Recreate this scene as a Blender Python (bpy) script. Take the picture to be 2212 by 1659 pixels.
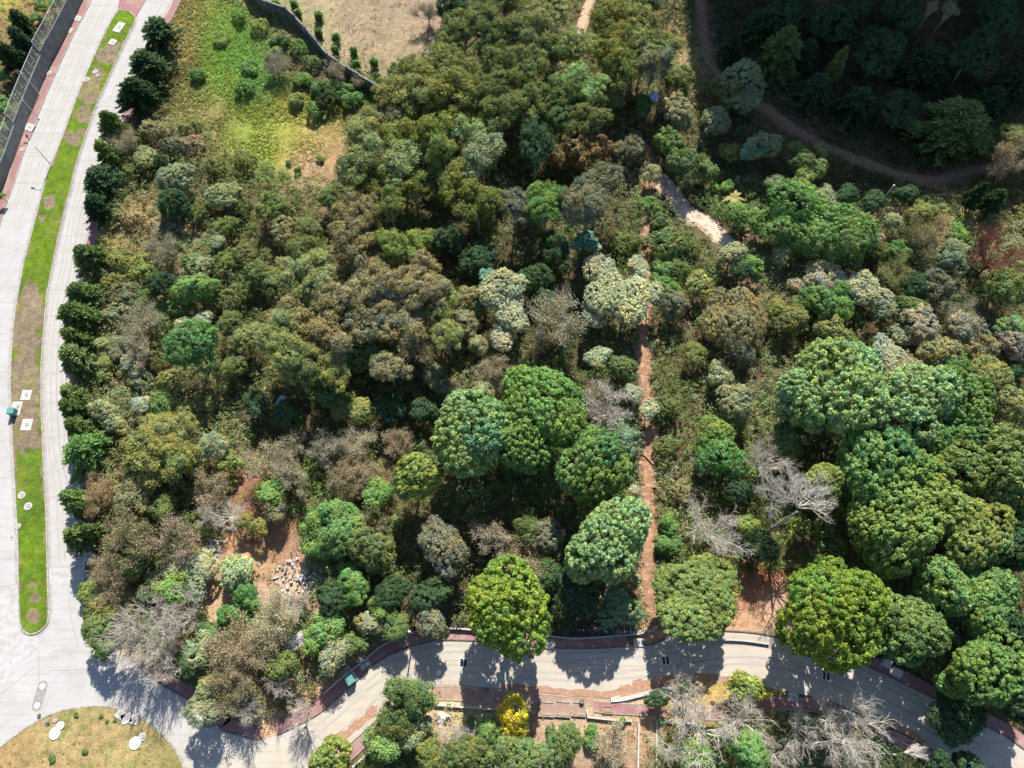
import bpy, math, random
import numpy as np
from mathutils import Vector
for o in list(bpy.data.objects): bpy.data.objects.remove(o)
SC = bpy.context.scene
COL = SC.collection
random.seed(7)
# ------------------------------------------------------------------ camera, light
F_PX, W_PX, H_PX = 1600.0, 2212.0, 1659.0          # the photo is measured on a 2212 x 1659 grid
TILT, DIST = math.radians(22.0), 128.0
CT, ST = math.cos(TILT), math.sin(TILT)
CAM = np.array([0.0, -DIST*ST, DIST*CT])
cd = bpy.data.cameras.new('camera'); cam = bpy.data.objects.new('camera', cd); COL.objects.link(cam)
cam.location = CAM; cam.rotation_euler = (TILT, 0, 0)
cd.angle = 2*math.atan(W_PX/2/F_PX); cd.clip_end = 3000; cd.clip_start = 1
SC.camera = cam
SUN_EL, SUN_AZ = math.radians(43.0), math.radians(6.0)      # azimuth clockwise from +Y
w = bpy.data.worlds.new('World'); SC.world = w; w.use_nodes = True
nt = w.node_tree; bg = nt.nodes['Background']
sky = nt.nodes.new('ShaderNodeTexSky'); sky.sky_type = 'NISHITA'; sky.sun_disc = False
sky.sun_elevation = SUN_EL; sky.sun_rotation = SUN_AZ; sky.ozone_density = 2.2; sky.dust_density = 0.8
nt.links.new(sky.outputs[0], bg.inputs[0]); bg.inputs[1].default_value = 0.085
ld = bpy.data.lights.new('sun', 'SUN'); ld.energy = 5.0; ld.angle = math.radians(0.5); ld.color = (1.0, 0.94, 0.85)
sun = bpy.data.objects.new('sun', ld); COL.objects.link(sun)
sd = Vector((math.sin(SUN_AZ)*math.cos(SUN_EL), math.cos(SUN_AZ)*math.cos(SUN_EL), math.sin(SUN_EL)))
sun.rotation_euler = sd.to_track_quat('Z', 'Y').to_euler(); sun.location = sd*300
SC.view_settings.view_transform = 'Standard'; SC.view_settings.look = 'None'
SC.view_settings.gamma = 1; SC.view_settings.exposure = 1.1
SC.view_settings.use_curve_mapping = False

# ------------------------------------------------------------------ measuring
def ss(a): a = np.clip(a, 0, 1); return a*a*(3-2*a)
def shade_hill(x, y):  # slope plus an unseen steep ridge, added to shade the top right
    x = np.asarray(x, float); y = np.asarray(y, float)
    d = y-66
    prof = np.where(d > 0, 8*ss(d/28.0), 0)+np.minimum(np.maximum(y-96, 0)*2.1, 86)
    x0 = 55-np.clip(d, 0, 60)*0.27+3*np.sin(y*.23)
    return prof*ss((x-x0)/(24.0-np.clip(d, 0, 40)*.3))
def G(px, py, z=0.0):
    """point of the photo grid -> world point at height z above the terrain"""
    dx, dy = (px-W_PX/2)/F_PX, -(py-H_PX/2)/F_PX
    d = np.array([dx, dy*CT+ST, dy*ST-CT])
    zz = z
    for _ in range(14):
        t = (zz-CAM[2])/d[2]; p = CAM+d*t
        nz = z+float(shade_hill(p[0], p[1]))
        zz = 0.5*zz+0.5*nz
    return float(p[0]), float(p[1]), float(zz)
def depth(p): return float((p[1]-CAM[1])*ST-(p[2]-CAM[2])*CT)
def mpp(p): return depth(p)/F_PX                       # metres per grid pixel at a point
def W2P(x, y, z=0.0):
    vy, vz = y-CAM[1], z-CAM[2]
    yc = vy*CT+vz*ST; zc = vy*ST-vz*CT
    return W_PX/2+F_PX*x/zc, H_PX/2-F_PX*yc/zc
def inpoly(X, Y, poly):
    X = np.asarray(X); r = np.zeros(X.shape, bool); n = len(poly)
    for i in range(n):
        x1, y1 = poly[i]; x2, y2 = poly[(i+1) % n]
        if y1 == y2: continue
        c = ((y1 > Y) != (y2 > Y)) & (X < (x2-x1)*(Y-y1)/(y2-y1)+x1)
        r ^= c
    return r
def smooth(pts, n=5, closed=False):
    out = []; m = len(pts)
    for i in range(m if closed else m-1):
        g = (lambda k: pts[k % m]) if closed else (lambda k: pts[min(max(k, 0), m-1)])
        p0, p1, p2, p3 = (np.array(g(i+k), float) for k in (-1, 0, 1, 2))
        for j in range(n):
            t = j/n
            out.append(tuple(0.5*(2*p1+(p2-p0)*t+(2*p0-5*p1+4*p2-p3)*t*t+(3*p1-p0-3*p2+p3)*t**3)))
    if not closed: out.append(tuple(pts[-1]))
    return out
def GP(pts, n=5, closed=False): return [G(*p)[:2] for p in (smooth(pts, n, closed) if n > 1 else pts)]

# ------------------------------------------------------------------ tags
def tag(o, label=None, cat=None, group=None, kind=None):
    if label: o['label'] = label
    if cat: o['category'] = cat
    if group: o['group'] = group
    if kind: o['kind'] = kind
    return o
def empty(name, loc, rz=0):
    o = bpy.data.objects.new(name, None); COL.objects.link(o); o.location = loc; o.rotation_euler = (0, 0, rz)
    o.empty_display_size = 0.3
    return o
def link(name, me, m=None, parent=None, loc=(0, 0, 0)):
    o = bpy.data.objects.new(name, me); COL.objects.link(o)
    if m and not me.materials: me.materials.append(m)
    if parent: o.parent = parent
    o.location = loc
    return o

# ------------------------------------------------------------------ materials
def nm(name):
    m = bpy.data.materials.new(name); m.use_nodes = True; n = m.node_tree
    return m, n, n.nodes['Principled BSDF']
def mat(name, c1, c2=None, scale=3.0, rough=0.85, detail=6, bump=0.0, c3=None, scale3=0.25, lo=.35, hi=.65, metal=0, stretch=None):
    m, n, b = nm(name)
    b.inputs['Roughness'].default_value = rough; b.inputs['Metallic'].default_value = metal
    b.inputs['Specular IOR Level'].default_value = 0.25
    if c2 is None:
        c2 = tuple(x*0.78 for x in c1)
    tc = n.nodes.new('ShaderNodeTexCoord'); vec = tc.outputs['Object']
    if stretch:
        mp = n.nodes.new('ShaderNodeMapping'); mp.inputs['Scale'].default_value = stretch; n.links.new(vec, mp.inputs[0]); vec = mp.outputs[0]
    def ramp(sc, a, bb, l=lo, h=hi):
        nz = n.nodes.new('ShaderNodeTexNoise'); nz.inputs['Scale'].default_value = sc; nz.inputs['Detail'].default_value = detail
        n.links.new(vec, nz.inputs['Vector'])
        r = n.nodes.new('ShaderNodeMapRange'); r.inputs[1].default_value = l; r.inputs[2].default_value = h
        n.links.new(nz.outputs[0], r.inputs[0])
        return nz, r
    nz, r = ramp(scale, c1, c2)
    mx = n.nodes.new('ShaderNodeMix'); mx.data_type = 'RGBA'
    mx.inputs[6].default_value = (*c1, 1); mx.inputs[7].default_value = (*c2, 1)
    n.links.new(r.outputs[0], mx.inputs[0]); out = mx.outputs[2]
    if c3:
        nz3, r3 = ramp(scale3, c1, c3, .5, .68)
        m3 = n.nodes.new('ShaderNodeMix'); m3.data_type = 'RGBA'
        n.links.new(out, m3.inputs[6]); m3.inputs[7].default_value = (*c3, 1); n.links.new(r3.outputs[0], m3.inputs[0]); out = m3.outputs[2]
    n.links.new(out, b.inputs['Base Color'])
    if bump:
        bp = n.nodes.new('ShaderNodeBump'); bp.inputs['Strength'].default_value = bump; bp.inputs['Distance'].default_value = .15
        n.links.new(nz.outputs[0], bp.inputs['Height']); n.links.new(bp.outputs[0], b.inputs['Normal'])
    return m
def leafmat(name, transl=.22, rough=.55, attr_col=False):
    """leaf colour = the object's own colour (or a per-vertex plant colour) varied leaf by leaf"""
    m, n, b = nm(name); b.inputs['Roughness'].default_value = .75; b.inputs['Specular IOR Level'].default_value = .12
    at = n.nodes.new('ShaderNodeAttribute'); at.attribute_name = 'tint'
    if attr_col:
        oc = n.nodes.new('ShaderNodeAttribute'); oc.attribute_name = 'plant'; colr = oc.outputs['Color']
    else:
        oc = n.nodes.new('ShaderNodeObjectInfo'); colr = oc.outputs['Color']
    vm = n.nodes.new('ShaderNodeVectorMath'); vm.operation = 'MULTIPLY'
    n.links.new(colr, vm.inputs[0]); n.links.new(at.outputs['Vector'], vm.inputs[1])
    n.links.new(vm.outputs[0], b.inputs['Base Color'])
    tr = n.nodes.new('ShaderNodeBsdfTranslucent'); 
    v2 = n.nodes.new('ShaderNodeVectorMath'); v2.operation = 'MULTIPLY'; v2.inputs[1].default_value = (1.1, 1.2, .65)
    n.links.new(vm.outputs[0], v2.inputs[0]); n.links.new(v2.outputs[0], tr.inputs[0])
    ms = n.nodes.new('ShaderNodeMixShader'); ms.inputs[0].default_value = transl
    n.links.new(b.outputs[0], ms.inputs[1]); n.links.new(tr.outputs[0], ms.inputs[2])
    n.links.new(ms.outputs[0], n.nodes['Material Output'].inputs[0])
    return m
M = {}
M['leaf'] = leafmat('foliage'); M['plant'] = leafmat('undergrowth_leaves', .2, .6, True)
M['barkd'] = mat('brown_bark', (.12, .085, .06), (.05, .035, .025), 6, bump=.5)
M['barkp'] = mat('pale_bark', (.42, .38, .34), (.22, .18, .15), 5, bump=.3)
M['twigcol'] = None
m, n, b = nm('twig_bark'); oi = n.nodes.new('ShaderNodeObjectInfo'); n.links.new(oi.outputs['Color'], b.inputs['Base Color']); b.inputs['Roughness'].default_value = .8; M['twig'] = m
M['brick'] = mat('red_paving', (.27, .14, .135), (.21, .11, .105), 9, c3=(.30, .20, .18), scale3=.35)
M['brickold'] = mat('dusty_paving', (.30, .20, .15), (.23, .15, .115), 5, c3=(.36, .27, .2), scale3=.4)
M['kerb'] = mat('kerb_concrete', (.36, .34, .30), (.2, .18, .16), 2.5)
M['kerbd'] = mat('dark_kerb', (.16, .14, .13), (.07, .06, .06), 2)
M['white'] = mat('white_paint', (.62, .62, .61), (.5, .5, .49), 3, rough=.6)
M['slab'] = mat('pale_concrete_cover', (.45, .44, .42), (.33, .32, .3), 4)
M['grey'] = mat('grey_concrete', (.33, .32, .3), (.2, .19, .18), 3)
M['teal'] = mat('teal_painted_steel', (.10, .26, .24), (.07, .2, .19), 5, rough=.45)
M['dark'] = mat('dark_steel', (.03, .03, .035), None, 3, rough=.5)
M['block'] = mat('weathered_block', (.13, .135, .14), (.07, .072, .08), 1.6, c3=(.25, .23, .2), scale3=.5)
M['walld'] = mat('retaining_wall_face', (.17, .19, .19), (.12, .135, .14), .8)
M['steel'] = mat('galvanised_steel', (.55, .56, .57), (.4, .4, .42), 5, rough=.45, metal=.3)
M['tarp'] = mat('blue_tarpaulin', (.14, .27, .45), (.34, .40, .46), 2, rough=.4, bump=.6)
M['litter'] = mat('white_rubbish', (.55, .53, .54), (.28, .25, .24), 2)
M['plaster'] = mat('white_powder', (.5, .46, .42), (.38, .32, .27), 3, bump=.8)
M['yellow'] = mat('yellow_banner', (.8, .5, .06), None, 3)
M['soilred'] = mat('loose_red_soil', (.33, .20, .135), (.26, .15, .10), 2, bump=.8)
M['wood'] = mat('bare_wood', (.42, .28, .17), (.26, .16, .1), 4, bump=.3, stretch=(1, 6, 1))
M['lawn'] = None

# ------------------------------------------------------------------ meshes
def mesh_np(name, V, Fq, tint=None, plant=None):
    V = np.ascontiguousarray(V, np.float32); Fq = np.ascontiguousarray(Fq, np.int32)
    me = bpy.data.meshes.new(name); k = Fq.shape[1]
    me.vertices.add(len(V)); me.vertices.foreach_set('co', V.ravel())
    me.loops.add(Fq.size); me.loops.foreach_set('vertex_index', Fq.ravel())
    me.polygons.add(len(Fq)); me.polygons.foreach_set('loop_start', np.arange(0, Fq.size, k, dtype=np.int32))
    try: me.polygons.foreach_set('loop_total', np.full(len(Fq), k, np.int32))
    except Exception: pass
    for nme, arr in (('tint', tint), ('plant', plant)):
        if arr is not None:
            a = me.attributes.new(nme, 'FLOAT_VECTOR' if nme == 'tint' else 'FLOAT_COLOR', 'POINT')
            if nme == 'tint': a.data.foreach_set('vector', np.ascontiguousarray(arr, np.float32).ravel())
            else: a.data.foreach_set('color', np.ascontiguousarray(np.c_[arr, np.ones(len(arr))], np.float32).ravel())
    me.update(calc_edges=True)
    return me
class MB:
    """collects boxes, bars, ribbons and discs into one mesh"""
    def __init__(s): s.v = []; s.f = []
    def add(s, v, f):
        k = len(s.v); s.v += [tuple(p) for p in v]; s.f += [tuple(i+k for i in q) for q in f]
    def box(s, c, d, rz=0, taper=1.0):
        hx, hy, hz = d[0]/2, d[1]/2, d[2]/2; ca, sa = math.cos(rz), math.sin(rz); v = []
        for z, k in ((-hz, 1), (hz, taper)):
            for x, y in ((-hx, -hy), (hx, -hy), (hx, hy), (-hx, hy)):
                x *= k; y *= k; v.append((c[0]+x*ca-y*sa, c[1]+x*sa+y*ca, c[2]+z))
        s.add(v, [(3, 2, 1, 0), (4, 5, 6, 7), (0, 1, 5, 4), (1, 2, 6, 5), (2, 3, 7, 6), (3, 0, 4, 7)])
    def tube(s, pts, r0, r1=None, n=5, cap=True):
        pts = [Vector(p) for p in pts]; r1 = r0 if r1 is None else r1; rings = []; m = len(pts)
        for i, p in enumerate(pts):
            d = (pts[min(i+1, m-1)]-pts[max(i-1, 0)]).normalized()
            a = Vector((0, 0, 1)) if abs(d.z) < .9 else Vector((1, 0, 0))
            u = d.cross(a).normalized(); v = d.cross(u); r = r0+(r1-r0)*i/(m-1)
            rings.append([p+u*r*math.cos(6.2832*j/n)+v*r*math.sin(6.2832*j/n) for j in range(n)])
        f = []
        for i in range(m-1):
            for j in range(n): f.append((i*n+j, i*n+(j+1) % n, (i+1)*n+(j+1) % n, (i+1)*n+j))
        if cap: f.append(tuple(range(n))[::-1]); f.append(tuple((m-1)*n+j for j in range(n)))
        s.add([q for r in rings for q in r], f)
    def disc(s, c, r, h, n=20, ry=None, jag=0, rz=0):
        ry = ry or r; v = []; ca, sa = math.cos(rz), math.sin(rz)
        rr = [1+random.uniform(-jag, jag) for _ in range(n)]
        for z in (0, h):
            for j in range(n):
                x, y = r*rr[j]*math.cos(6.2832*j/n), ry*rr[j]*math.sin(6.2832*j/n)
                v.append((c[0]+x*ca-y*sa, c[1]+x*sa+y*ca, c[2]+z))
        s.add(v, [tuple(range(n))[::-1], tuple(range(n, 2*n))]+[(j, (j+1) % n, n+(j+1) % n, n+j) for j in range(n)])
    def ribbon(s, pts, w0, w1, z0, z1, closed=False):
        """solid strip along pts, from w0 to w1 metres to the left of the line, z0..z1 high (z1 may be a list)"""
        P = [np.array(p[:2], float) for p in pts]; m = len(P); V = []
        for i in range(m):
            a = P[(i-1) % m] if closed else P[max(i-1, 0)]; b = P[(i+1) % m] if closed else P[min(i+1, m-1)]
            d = b-a; L = np.hypot(*d) or 1; nn = np.array([-d[1], d[0]])/L
            zt = z1[i] if isinstance(z1, (list, tuple)) else z1
            V += [(*(P[i]+nn*w0), z0), (*(P[i]+nn*w1), z0), (*(P[i]+nn*w1), zt), (*(P[i]+nn*w0), zt)]
        f = []
        for i in range(m if closed else m-1):
            a, b = 4*i, 4*((i+1) % m)
            for j in range(4): f.append((a+j, b+j, b+(j+1) % 4, a+(j+1) % 4))
        if not closed: f += [(0, 1, 2, 3), (4*m-1, 4*m-2, 4*m-3, 4*m-4)]
        s.add(V, f)
    def poly(s, pts, z, thick=0):
        n = len(pts); A = sum(pts[i][0]*pts[(i+1) % n][1]-pts[(i+1) % n][0]*pts[i][1] for i in range(n))
        if A < 0: pts = pts[::-1]
        if thick:
            s.add([(x, y, z) for x, y in pts]+[(x, y, z-thick) for x, y in pts],
                  [tuple(range(n))]+[(j, n+j, n+(j+1) % n, (j+1) % n) for j in range(n)])
        else: s.add([(x, y, z) for x, y in pts], [tuple(range(n))])
    def mesh(s, name):
        me = bpy.data.meshes.new(name); me.from_pydata(s.v, [], s.f); me.update(); return me
    def build(s, name, m, parent=None, loc=(0, 0, 0)): return link(name, s.mesh(name), m, parent, loc)
def struct(name, mb, m): return tag(mb.build(name, m), kind='structure')

# ------------------------------------------------------------------ outlines on the photo grid
ROAD = [(204,-40),(198,0),(185,27),(160,75),(130,140),(100,208),(75,270),(50,338),(27,410),(11,447),(1,487),(-40,600),(-120,760),
        (-160,1000),(-160,1760),(200,1790),(640,1760),(700,1690),(725,1644),(738,1624),(803,1564),(835,1532),(868,1508),(903,1489),(941,1479),(978,1478),(1028,1483),(1139,1493),
        (1182,1496),(1257,1504),(1319,1508),(1344,1505),(1382,1496),(1432,1484),(1464,1476),(1504,1471),(1582,1475),(1654,1484),(1703,1494),
        (1771,1507),(1830,1528),(1896,1559),(1958,1586),(2058,1644),(2120,1690),(2200,1760),(2330,1700),(2212,1619),(2171,1591),(2083,1544),(2021,1511),(1958,1481),
        (1908,1456),(1856,1433),(1758,1404),(1696,1381),(1658,1373),(1607,1366),(1532,1363),(1482,1364),(1457,1371),(1430,1384),(1407,1394),
        (1332,1399),(1270,1402),(1182,1400),(1090,1391),(1003,1384),(941,1385),(891,1396),(841,1416),(803,1441),(761,1481),(691,1541),(636,1571),
        (600,1588),(560,1598),(535,1594),(482,1578),(472,1568),(440,1540),(405,1512),(367,1490),(345,1477),(305,1446),(260,1415),(215,1395),
        (188,1340),(182,1280),(184,1200),(180,1150),(176,1060),(172,1030),(163,990),(156,950),(151,880),(149,800),(153,720),(164,640),(177,580),
        (188,520),(196,470),(208,425),(225,365),(248,295),(280,212),(318,122),(352,48),(375,0),(390,-40)]
MEDIAN = [(253,26),(225,75),(205,120),(185,165),(163,220),(145,270),(125,323),(105,370),(93,413),(83,450),(68,507),(54,560),(41,628),(33,678),
          (26,752),(23,828),(25,872),(27,942),(31,1018),(35,1092),(39,1168),(40,1242),(42,1319),(45,1350),(53,1364),(66,1370),(84,1365),(100,1351),
          (106,1329),(104,1269),(102,1168),(99,1080),(94,980),(90,880),(90,790),(95,715),(102,640),(110,595),(120,545),(128,507),(140,460),(151,415),
          (160,375),(173,330),(190,280),(210,225),(230,180),(250,135),(270,92),(288,57),(293,43),(288,32),(277,25),(265,23)]
ISLAND = [(-60,1668),(0,1614),(37,1586),(87,1554),(137,1534),(200,1525),(237,1526),(287,1541),(325,1564),(357,1591),(382,1624),(397,1656),
          (402,1700),(380,1750),(320,1800),(200,1830),(60,1810),(-60,1740)]
F_TAN = [(540,-60),(553,0),(600,28),(650,48),(716,125),(760,150),(818,183),(850,165),(905,130),(940,90),(960,40),(980,-60)]
F_GREEN = [(395,-40),(395,0),(352,70),(372,130),(350,200),(335,262),(400,258),(460,285),(500,330),(560,352),(650,385),(720,395),(750,340),(790,290),
           (830,235),(812,200),(740,162),(700,140),(640,70),(553,18),(535,-40)]
CLR1 = [(530,1010),(565,1040),(600,1110),(655,1135),(665,1220),(700,1250),(660,1285),(600,1290),(560,1320),(470,1345),(445,1310),(470,1180),(505,1130),(505,1060)]
CLR2 = [(1590,1238),(1690,1232),(1702,1290),(1700,1345),(1600,1362),(1500,1358),(1440,1368),(1408,1390),(1412,1340),(1440,1345),(1590,1340)]
LOTS = [(905,1490),(1000,1486),(1140,1496),(1320,1512),(1440,1490),(1500,1474),(1600,1478),(1660,1490),(1690,1530),(1560,1560),(1410,1560),(1410,1700),(1180,1700),(1100,1600),(960,1580),(900,1530)]
PATH = [(1372,288),(1390,320),(1407,350),(1402,390),(1397,430),(1396,475),(1398,527),(1394,565),(1398,602),(1393,650),(1387,702),(1389,765),(1390,815),(1397,855),
        (1401,930),(1400,980),(1398,1042),(1401,1105),(1402,1155),(1397,1217),(1397,1269),(1412,1320),(1420,1362)]
SAND = [(1422,385),(1457,420),(1482,460),(1515,480),(1545,502),(1575,530)]
TRACK = [(1500,-60),(1510,0),(1518,60),(1530,130),(1570,190),(1658,240),(1715,280),(1783,318),(1860,350),(1933,378),(2010,392),(2100,370),(2240,350)]
WTRACK = [(1280,-60),(1275,0),(1262,40),(1250,80)]
road_w = [G(*p)[:2] for p in ROAD]; med_w = GP(MEDIAN, 3, True); isl_w = GP(ISLAND, 4, True)
def dist_line(X, Y, line):
    D = np.full(np.shape(X), 1e9)
    for (a, b), (c, d) in zip(line[:-1], line[1:]):
        t = np.clip(((X-a)*(c-a)+(Y-b)*(d-b))/((c-a)**2+(d-b)**2), 0, 1)
        D = np.minimum(D, np.hypot(X-a-t*(c-a), Y-b-t*(d-b)))
    return D

# ------------------------------------------------------------------ ground colour: soils, dry grass and green grass by place
SOIL = [(620,20,70,(.20,.185,.10)),(760,50,110,(.235,.185,.12)),(880,40,90,(.23,.175,.12)),(860,110,60,(.24,.19,.11)),(700,60,50,(.27,.24,.13)),(930,10,60,(.27,.19,.15)),
 (430,40,50,(.21,.17,.06)),(395,90,35,(.26,.2,.08)),(470,60,50,(.18,.28,.05)),(520,110,60,(.14,.26,.055)),(560,180,45,(.12,.22,.06)),(480,170,45,(.20,.28,.05)),(430,230,50,(.19,.18,.06)),
 (560,290,60,(.20,.24,.045)),(530,330,40,(.19,.22,.05)),(630,250,55,(.26,.25,.06)),(690,290,55,(.27,.21,.07)),(620,320,50,(.22,.23,.04)),(730,340,55,(.3,.2,.11)),(660,365,50,(.31,.2,.13)),(750,250,40,(.14,.15,.04)),(700,225,40,(.1,.12,.03)),(790,210,40,(.07,.12,.03)),
 (510,1200,60,(.42,.24,.14)),(560,1090,60,(.2,.1,.06)),(590,1170,50,(.3,.16,.09)),(640,1270,55,(.42,.29,.2)),(460,1320,45,(.42,.26,.16)),(540,1020,30,(.3,.16,.1)),(520,1270,50,(.28,.26,.16)),
 (1640,1270,60,(.34,.14,.075)),(1680,1320,45,(.44,.33,.26)),(1560,1352,70,(.42,.27,.16)),(1430,1360,40,(.45,.28,.16)),(1600,1345,50,(.4,.24,.14)),
 (1150,1560,90,(.36,.25,.17)),(960,1500,70,(.5,.36,.23)),(1030,1500,60,(.42,.3,.2)),(1330,1610,80,(.33,.22,.14)),(1250,1560,70,(.36,.26,.18)),(1000,1560,60,(.3,.24,.14)),(1380,1500,60,(.48,.33,.2)),(1480,1500,60,(.36,.23,.09)),(1600,1500,60,(.3,.24,.08)),(1560,1485,50,(.38,.26,.1)),
 (820,1410,50,(.36,.26,.17)),(740,1480,50,(.36,.24,.15)),(560,1560,80,(.4,.26,.16)),(640,1500,60,(.4,.26,.17)),(560,1480,70,(.38,.26,.17)),(770,1350,40,(.2,.13,.08)),
 (80,80,100,(.2,.12,.06)),(40,180,70,(.1,.07,.04)),(15,5,35,(.34,.28,.06)),(110,40,40,(.3,.2,.1)),
 (1460,60,40,(.3,.19,.09)),(1475,130,35,(.33,.24,.14)),(1540,70,50,(.12,.09,.075)),(300,500,70,(.3,.2,.09)),(260,560,60,(.3,.2,.08)),(350,550,50,(.26,.19,.12)),(260,400,50,(.2,.14,.07)),(160,100,60,(.2,.13,.07)),
 (2080,470,60,(.26,.19,.1)),(1640,580,50,(.26,.18,.12)),(230,1500,100,(.4,.33,.26)),(1260,1330,50,(.08,.06,.04)),(185,1290,30,(.42,.36,.3)),(1780,1640,120,(.12,.1,.05))]
SOIL_A = np.array([(a, b, c, *d) for a, b, c, d in SOIL], float)
def soil_color(PX, PY, base=(.085,.065,.035), w0=.25):
    wsum = np.full(PX.shape, w0); C = [np.full(PX.shape, w0*c) for c in base]
    for a, b, r, cr, cg, cb in SOIL_A:
        ww = np.exp(-(((PX-a)/r)**2+((PY-b)/r)**2)*1.2)*1.6
        ww[ww < .002] = 0
        wsum = wsum+ww; C[0] = C[0]+ww*cr; C[1] = C[1]+ww*cg; C[2] = C[2]+ww*cb
    return np.stack([c/wsum for c in C], -1)
def vnoise(X, Y, s, seed=0):
    """cheap smooth value noise, 0..1"""
    rg = np.random.RandomState(seed); T = rg.rand(256, 256)
    x = X/s; y = Y/s; xi = np.floor(x).astype(int); yi = np.floor(y).astype(int); fx = ss(x-xi); fy = ss(y-yi)
    g = lambda a, b: T[a % 256, b % 256]
    return (g(xi, yi)*(1-fx)+g(xi+1, yi)*fx)*(1-fy)+(g(xi, yi+1)*(1-fx)+g(xi+1, yi+1)*fx)*fy
xs = np.concatenate([np.linspace(-900, -140, 20)[:-1], np.arange(-140, 140.1, .7), np.linspace(140, 900, 20)[1:]])
ys = np.concatenate([np.linspace(-600, -75, 14)[:-1], np.arange(-75, 150.1, .7), np.linspace(150, 900, 20)[1:]])
GX, GY = np.meshgrid(xs, ys); GPX, GPY = W2P(GX, np.minimum(GY, 400))
inroad = inpoly(GPX, GPY, ROAD)
edge = dist_line(GX, GY, road_w+[road_w[0]])
soft = ss((np.where(inroad, 0, edge)-3)/5)
GZ = -0.03+soft*(vnoise(GX, GY, 5, 1)-.4)*.5+soft*(vnoise(GX, GY, 1.6, 2)-.5)*.22+shade_hill(GX, GY)
gc = 1.12*soil_color(GPX.ravel()+(vnoise(GX, GY, 3, 5).ravel()-.5)*50, GPY.ravel()+(vnoise(GX, GY, 3, 6).ravel()-.5)*50)
ny, nx = GX.shape; idx = np.arange(ny*nx).reshape(ny, nx)
Fq = np.stack([idx[:-1, :-1].ravel(), idx[:-1, 1:].ravel(), idx[1:, 1:].ravel(), idx[1:, :-1].ravel()], -1)
m, n, b = nm('soil_and_dry_grass'); b.inputs['Roughness'].default_value = .95; b.inputs['Specular IOR Level'].default_value = .1
at = n.nodes.new('ShaderNodeAttribute'); at.attribute_name = 'plant'
tc = n.nodes.new('ShaderNodeTexCoord'); prev = at.outputs['Color']
nzs = []
for sc, lo, hi in ((.9, .62, 1.35), (4.0, .68, 1.3), (.16, .8, 1.2)):
    nz = n.nodes.new('ShaderNodeTexNoise'); nz.inputs['Scale'].default_value = sc; nz.inputs['Detail'].default_value = 8; nz.inputs['Roughness'].default_value = .7
    n.links.new(tc.outputs['Object'], nz.inputs['Vector']); r = n.nodes.new('ShaderNodeMapRange')
    r.inputs[1].default_value = .3; r.inputs[2].default_value = .7; r.inputs[3].default_value = lo; r.inputs[4].default_value = hi
    n.links.new(nz.outputs[0], r.inputs[0]); vm = n.nodes.new('ShaderNodeVectorMath'); vm.operation = 'SCALE'
    n.links.new(prev, vm.inputs[0]); n.links.new(r.outputs[0], vm.inputs['Scale']); prev = vm.outputs[0]; nzs.append(nz)
n.links.new(prev, b.inputs['Base Color'])
bp = n.nodes.new('ShaderNodeBump'); bp.inputs['Strength'].default_value = .7; bp.inputs['Distance'].default_value = .3
n.links.new(nzs[1].outputs[0], bp.inputs['Height']); n.links.new(bp.outputs[0], b.inputs['Normal'])
gme = mesh_np('ground', np.stack([GX.ravel(), GY.ravel(), GZ.ravel()], -1), Fq, None, gc)
tag(link('ground', gme, m), kind='structure')

# ------------------------------------------------------------------ roads, pavements, lawns
m, n, b = nm('brushed_concrete_road'); b.inputs['Roughness'].default_value = .85; b.inputs['Specular IOR Level'].default_value = .2
tc = n.nodes.new('ShaderNodeTexCoord')
def nzn(sc, detail=6, stretch=None, rough=.6):
    nz = n.nodes.new('ShaderNodeTexNoise'); nz.inputs['Scale'].default_value = sc; nz.inputs['Detail'].default_value = detail; nz.inputs['Roughness'].default_value = rough
    mp = n.nodes.new('ShaderNodeMapping'); mp.inputs['Scale'].default_value = stretch or (1, 1, 1)
    n.links.new(tc.outputs['Object'], mp.inputs[0]); n.links.new(mp.outputs[0], nz.inputs['Vector']); return nz
def mixc(a, bcol, fac, lo, hi, amt=1.0):
    r = n.nodes.new('ShaderNodeMapRange'); r.inputs[1].default_value = lo; r.inputs[2].default_value = hi; r.inputs[4].default_value = amt
    n.links.new(fac, r.inputs[0]); mx = n.nodes.new('ShaderNodeMix'); mx.data_type = 'RGBA'
    n.links.new(r.outputs[0], mx.inputs[0])
    if isinstance(a, tuple): mx.inputs[6].default_value = (*a, 1)
    else: n.links.new(a, mx.inputs[6])
    mx.inputs[7].default_value = (*bcol, 1); return mx.outputs[2]
# the main avenue is pale grey, the side street is warmer: blend by distance along x
sp = n.nodes.new('ShaderNodeSeparateXYZ'); n.links.new(tc.outputs['Object'], sp.inputs[0])
c = mixc((.34, .335, .33), (.39, .345, .28), sp.outputs[0], -52, -38)
c = mixc(c, (.25, .235, .21), nzn(.35, 8).outputs[0], .45, .75, .6)
c = mixc(c, (.38, .37, .36), nzn(.12, 4).outputs[0], .5, .7, .6)
c = mixc(c, (.25, .24, .225), nzn(1.0, 6, (.12, 1.6, 1)).outputs[0], .5, .72, .5)
c = mixc(c, (.42, .41, .40), nzn(2.2, 6, (.1, 2.2, 1)).outputs[0], .56, .75, .5)
c = mixc(c, (.22, .18, .14), nzn(.5, 8, (1.5, .25, 1)).outputs[0], .62, .8, .5)
n.links.new(c, b.inputs['Base Color']); M['road'] = m
mb = MB(); mb.poly(road_w, 0.0); struct('road', mb, M['road'])
M['joint'] = mat('road_joint_dirt', (.20, .185, .17), (.27, .255, .24), 2)
def offset_line(pts, off):
    P = np.array(pts, float); out = []
    for i in range(len(P)):
        d = P[min(i+1, len(P)-1)]-P[max(i-1, 0)]; d /= (np.hypot(*d) or 1); out.append((P[i][0]-d[1]*off, P[i][1]+d[0]*off))
    return out
mb = MB()
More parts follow.
